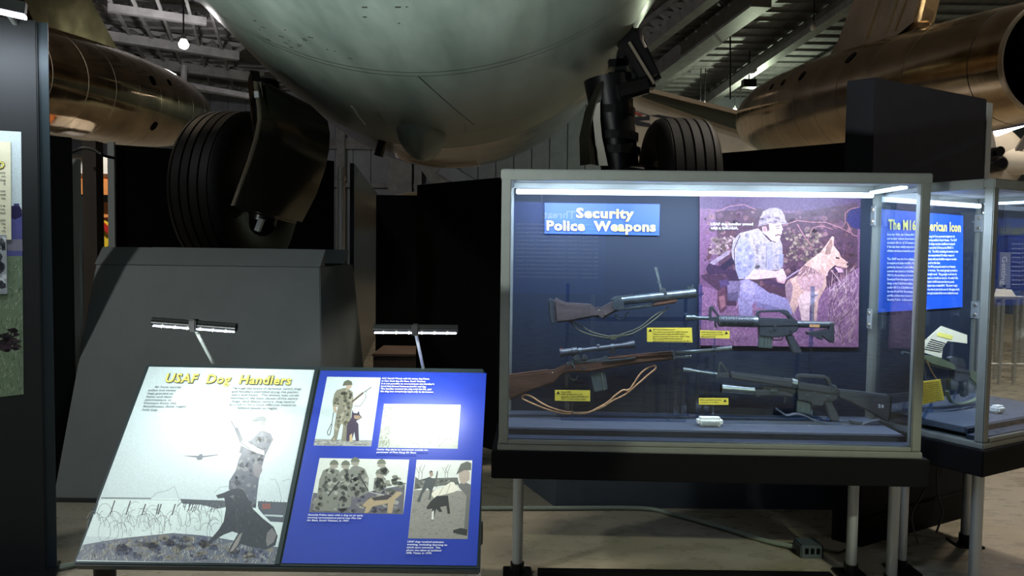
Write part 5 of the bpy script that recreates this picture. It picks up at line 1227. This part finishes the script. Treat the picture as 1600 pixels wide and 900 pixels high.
col(('  Since the 1960s, the 5.56mm M16', 'and its later variants have been the', 'standard rifle for all US armed services.', 'It has also been widely exported to', 'military services around the world.', '', '  The USAF was the first military service', 'to acquire and adopt the M16. Personally', 'pushed by General Curtis LeMay, the first', 'contract was issued to Colt Firearms in', '1962 for the purchase of Armalite AR-15s.', 'Developed from the larger Armalite AR-10', 'design in the 7.62x51mm caliber, the much', 'smaller AR-15 in 5.56x45mm caliber replaced', 'the two World War Two vintage .30 cal. M1', 'and M2 carbines then in use by the USAF', 'Security Police.  It also quickly found favor'), 1384, 368, 1442, 6.35, .01)
col(('among Air Force personnel assigned to the', 'growing conflict in South Vietnam.  The USAF', 'M16 design was later modified and adopted', 'for use by the US Army as the XM16E1 in', '1965.  The M16, including all variants, is the', 'most mass produced US military weapon in', 'history with over 8 million weapons manufac-', 'tured to this date.', '  The M16 possessed several novel features', 'for its time.  The raised gunsight provided a', 'straight stock.  This gunsight could also be', 'used as a handle to carry it.  At under 8 lbs.', 'loaded, the M16 was more than two pounds', 'lighter than a loaded M14.  This lower weight', 'was due in part to the use of a fiberglass stock', 'and grip instead of the more traditional wood.'), 1447, 371, 1497, 5.9, .0)
z8_ = zm(1340, 420, 3)
GP2 = (P2(0, .36, 0), v2.copy())
o, T, slab, rod, n = gun('olive_rifle', 'rifle with olive handguard and stock in the right case', 'rifle', z8_, GP2)
rod('barrel', m_gun, [(210, 392), (310, 416)], .008, 10)
slab('front_sight', m_gunblk, [(262, 404), (270, 384), (290, 412), (280, 420)], .014, .001)
slab('hand_guard', m_olive, [(300, 404), (360, 410), (436, 444), (448, 470), (430, 474), (330, 448), (300, 430)], .045, .006)
slab('upper_receiver', m_gunblk, [(430, 446), (510, 472), (512, 494), (440, 480)], .034, .004)
slab('carry_handle', m_gunblk, [(420, 418), (440, 410), (488, 420), (500, 448), (500, 468), (480, 462), (426, 446)], .02, .002)
slab('lower_receiver', m_gunblk, [(440, 476), (512, 490), (512, 516), (480, 530), (440, 520)], .03, .003)
slab('magazine', m_mag, [(424, 514), (462, 524), (456, 574), (426, 562)], .024, .003)
slab('pistol_grip', m_gunblk, [(480, 520), (502, 520), (512, 590), (490, 602)], .026, .004)
slab('butt_stock', m_olive, [(508, 474), (540, 480), (600, 500), (604, 580), (580, 580), (512, 512)], .036, .004)
part('sling', m_olive, o, strap(smooth_path([p - n * .02 for p in T([(400, 570), (420, 620), (470, 628), (530, 612), (552, 590)])]), v2, .02, .005))
part('sling', m_tan, o, tube(smooth_path([p - n * .02 for p in T([(306, 430), (330, 480), (352, 514)])]), .003, 6))
st = root('rifle_stand', 'clear acrylic rod stand in the right case', 'stand', tuple(atZ(1440, 640, zdk)))
for a, b in (((300, 410), (352, 668)), ((262, 480), (212, 660)), ((516, 490), (545, 590)), ((470, 530), (452, 606))):
    A = onp(*z8_([a])[0], GP2); Bq = atZ(*z8_([b])[0], zdk + .006); part('rod', m_acrylic, st, tube([A, Bq], .006, 8))
A, Bq = atZ(*z8_([(212, 658)])[0], zdk + .006), atZ(*z8_([(352, 668)])[0], zdk + .006); part('rod', m_acrylic, st, tube([A, Bq], .007, 8))
cd = root('caption_card', 'large yellow caption card leaning in the right case', 'card', tuple(atZ(1452, 634, zdk)), 'yellow caption cards')
CP2 = (P2(0, .24, 0), v2.copy())
pts = [onp(x, y, CP2) for x, y in z8_([(294, 530), (386, 518), (406, 614), (302, 636)])]
part('card', m_yellow, cd, prism(pts, v2, .004))
for i in range(10):
    s = ('Earliest in the Air Force inventory,', 'this rifle was the prototype for', 'the later model that was adopted', 'The stock was painted and the')[i % 4]
    a, b = z8_([(300 + i * 1.0, 543 + i * 9.6), (382 + i * 1.8, 533 + i * 9.2)]); part('text_line', m_ink, cd, text(s, (CP2[0] - v2 * .002, v2), a, b, (0, -1), 1.8, .02, lift=.0006))
part('card_prop', m_acrylic, cd, beam(pts[2].lerp(pts[3], .5) + v2 * .003, V((pts[2].lerp(pts[3], .5).x, pts[2].lerp(pts[3], .5).y, zdk + .002)) + v2 * .05, .01, .01))
LPG = (P2(0, .5, 0), v2.copy())
lf = root('leaflet', 'curled cream leaflet behind the olive rifle', 'leaflet', tuple(atZ(1470, 600, zdk)))
pts = [onp(x, y, LPG) for x, y in z8_([(392, 268), (512, 310), (512, 350), (420, 338), (398, 372), (392, 418), (300, 390), (304, 345)])]
part('sheet', m_cream, lf, prism(pts, v2, .004))
part('heading', m_titley, lf, prism([onp(x, y, LPG) - v2 * .003 for x, y in z8_([(376, 296), (446, 314), (438, 332), (368, 314)])], v2, .001))
for i in range(6):
    a, b = z8_([(340 - i * 6, 330 + i * 9), (410 - i * 4, 350 + i * 8)]); part('text_line', m_textk, lf, beam(onp(*a, LPG) - v2 * .003, onp(*b, LPG) - v2 * .003, .001, .004))
q = pts[6].lerp(pts[5], .5)
part('prop', m_acrylic, lf, beam(q + v2 * .004, V((q.x, q.y, zdk + .002)) + v2 * .03, .02, .01))
wd_ = root('humidity_sensor', 'small pale sensor on the deck of the right case', 'sensor', tuple(atZ(1558, 645, zdk)))
pc = atZ(1558, 645, zdk)
part('housing', m_sensor, wd_, box(pc + V((0, 0, .02)), (.07, .05, .038), (u2, v2, V((0, 0, 1)))), bevel=.01, smooth=True)
part('vent_face', m_alu, wd_, box(pc + V((0, 0, .016)) - v2 * .0255, (.05, .002, .012), (u2, v2, V((0, 0, 1)))))

# housings of the added uplights, out of view, that brighten the belly
for p_, t_, lab in ((UPL_AT[0], (-1.5, 2.0, 2.7), 'added floor uplight left of the viewer, nearer the lectern'), (UPL_AT[1], (-.1, 1.2, 2.7), 'added floor uplight behind the viewer')):
    p = V(p_); d = (V(t_) - p).normalized()
    o = root('added_uplight', lab, 'lamp', (p.x, p.y, 0))
    part('housing', m_lampblk, o, lathe(p - d * .24, d, [(0, .06), (.02, .09), (.2, .1), (.21, .09), (.12, .08)], 20, caps=False), smooth=True)
    part('yoke', m_lampblk, o, beam((p.x, p.y, .02), p - d * .16, .03, .05))
    part('base', m_lampblk, o, box((p.x, p.y, .012), (.24, .24, .024)), bevel=.005)
# blue text stand behind the viewer: seen only as a faint reflection in the long case
ts = root('reflected_stand', 'blue text stand titled The Threat, mirrored faintly in case glass', 'sign', (.1, -1.3, 0))
RP = V((0.72, -1.3, 0))
part('board', M('threat_blue', (36, 70, 160), .5), ts, box((.05, -1.33, 1.62), (1.34, .05, .95)), bevel=.004)
for s_, x0, z0, wd, hh in (('The Threat', .62, 1.93, .55, .075),):
    v_, f_ = glyphs(s_, .02); x_ = max(a for a, b in v_)
    part('title', m_titley, ts, ([V((x0 - a / x_ * wd, -1.30, z0 + b / .69 * hh)) for a, b in v_], f_))
for i in range(14):
    v_, f_ = glyphs('the enemy in South Vietnam threatened the air bases', .01); x_ = max(a for a, b in v_)
    part('text_line', m_textw, ts, ([V((.64 - a / x_ * .85, -1.30, 1.86 - i * .042 + b / .69 * .016)) for a, b in v_], f_))
for x in (-.5, .6): part('leg', m_alu, ts, beam((x, -1.36, 0), (x, -1.36, 1.3), .04, .04))
part('lamp_bar', m_lampblk, ts, beam((-.3, -1.05, 2.2), (.4, -1.05, 2.2), .04, .04))  # unseen lamp added to light the board for its reflection
part('lamp_arm', m_alu, ts, beam((.05, -1.05, 2.2), (.05, -1.33, 2.09), .02, .02))
light('added_stand_light', 'AREA', (.05, -1.05, 2.17), 14, COOL, (.05, -1.3, 1.6), .6, .04, parent=ts)

# plinths that carry the raised main wheels
for c_, r_, lab in ((WLc, .72, 'black plinth under the left wheel behind the grey kiosk'), (WRc, .49, 'black plinth under the right wheel behind the long case')):
    zz = c_.z - r_
    o = root('wheel_plinth', lab, 'plinth', (c_.x, c_.y, 0))
    part('block', m_black, o, box((c_.x, c_.y, zz / 2 - .01), (.6, .5, zz - .02)), bevel=.01)
    part('chock', m_gear, o, prism([V((c_.x - .25, c_.y + .12, zz - .02)), V((c_.x - .25, c_.y + .24, zz - .02)), V((c_.x - .25, c_.y + .24, zz + .09))], (1, 0, 0), .02))
# added spot, kept out of view, to brighten the exhibits in the left gap
o = root('added_gap_spot', 'added small black spotlight above the exhibits in the left gap', 'lamp', (-4.0, 8.3, 4.5))
p = V((-4.0, 8.3, 4.7)); d = (V((-5.2, 9.6, 1.9)) - p).normalized()
part('can', m_lampblk, o, lathe(p - d * .2, d, [(0, .05), (.02, .07), (.19, .075)], 18, caps=False), smooth=True)
part('stem', m_lampblk, o, tube([p - d * .1, V((p.x, p.y, ZC))], .012, 6))
light('added_gap_light', 'SPOT', p, 800, (1, .95, .88), V((-5.2, 9.6, 1.9)), .06, spot=70, blend=.6, parent=o)

o = root('added_spotlight', 'added small black spotlight on a stand right behind the viewer', 'lamp', (2.6, -1.0, 0))  # unseen fixture added to carry the spot on the floor
p = V((2.6, -1.0, 3.3)); d = (V((.85, 4.25, 0)) - p).normalized()
part('can', m_lampblk, o, lathe(p - d * .22, d, [(0, .04), (.02, .06), (.2, .065)], 18, caps=False), smooth=True)
part('stand', m_lampblk, o, tube([V((2.6, -1.0, 0)), p - d * .12], .02, 10))
part('base', m_lampblk, o, lathe((2.6, -1.0, 0), (0, 0, 1), [(0, .22), (.02, .22), (.03, .05)], 24))
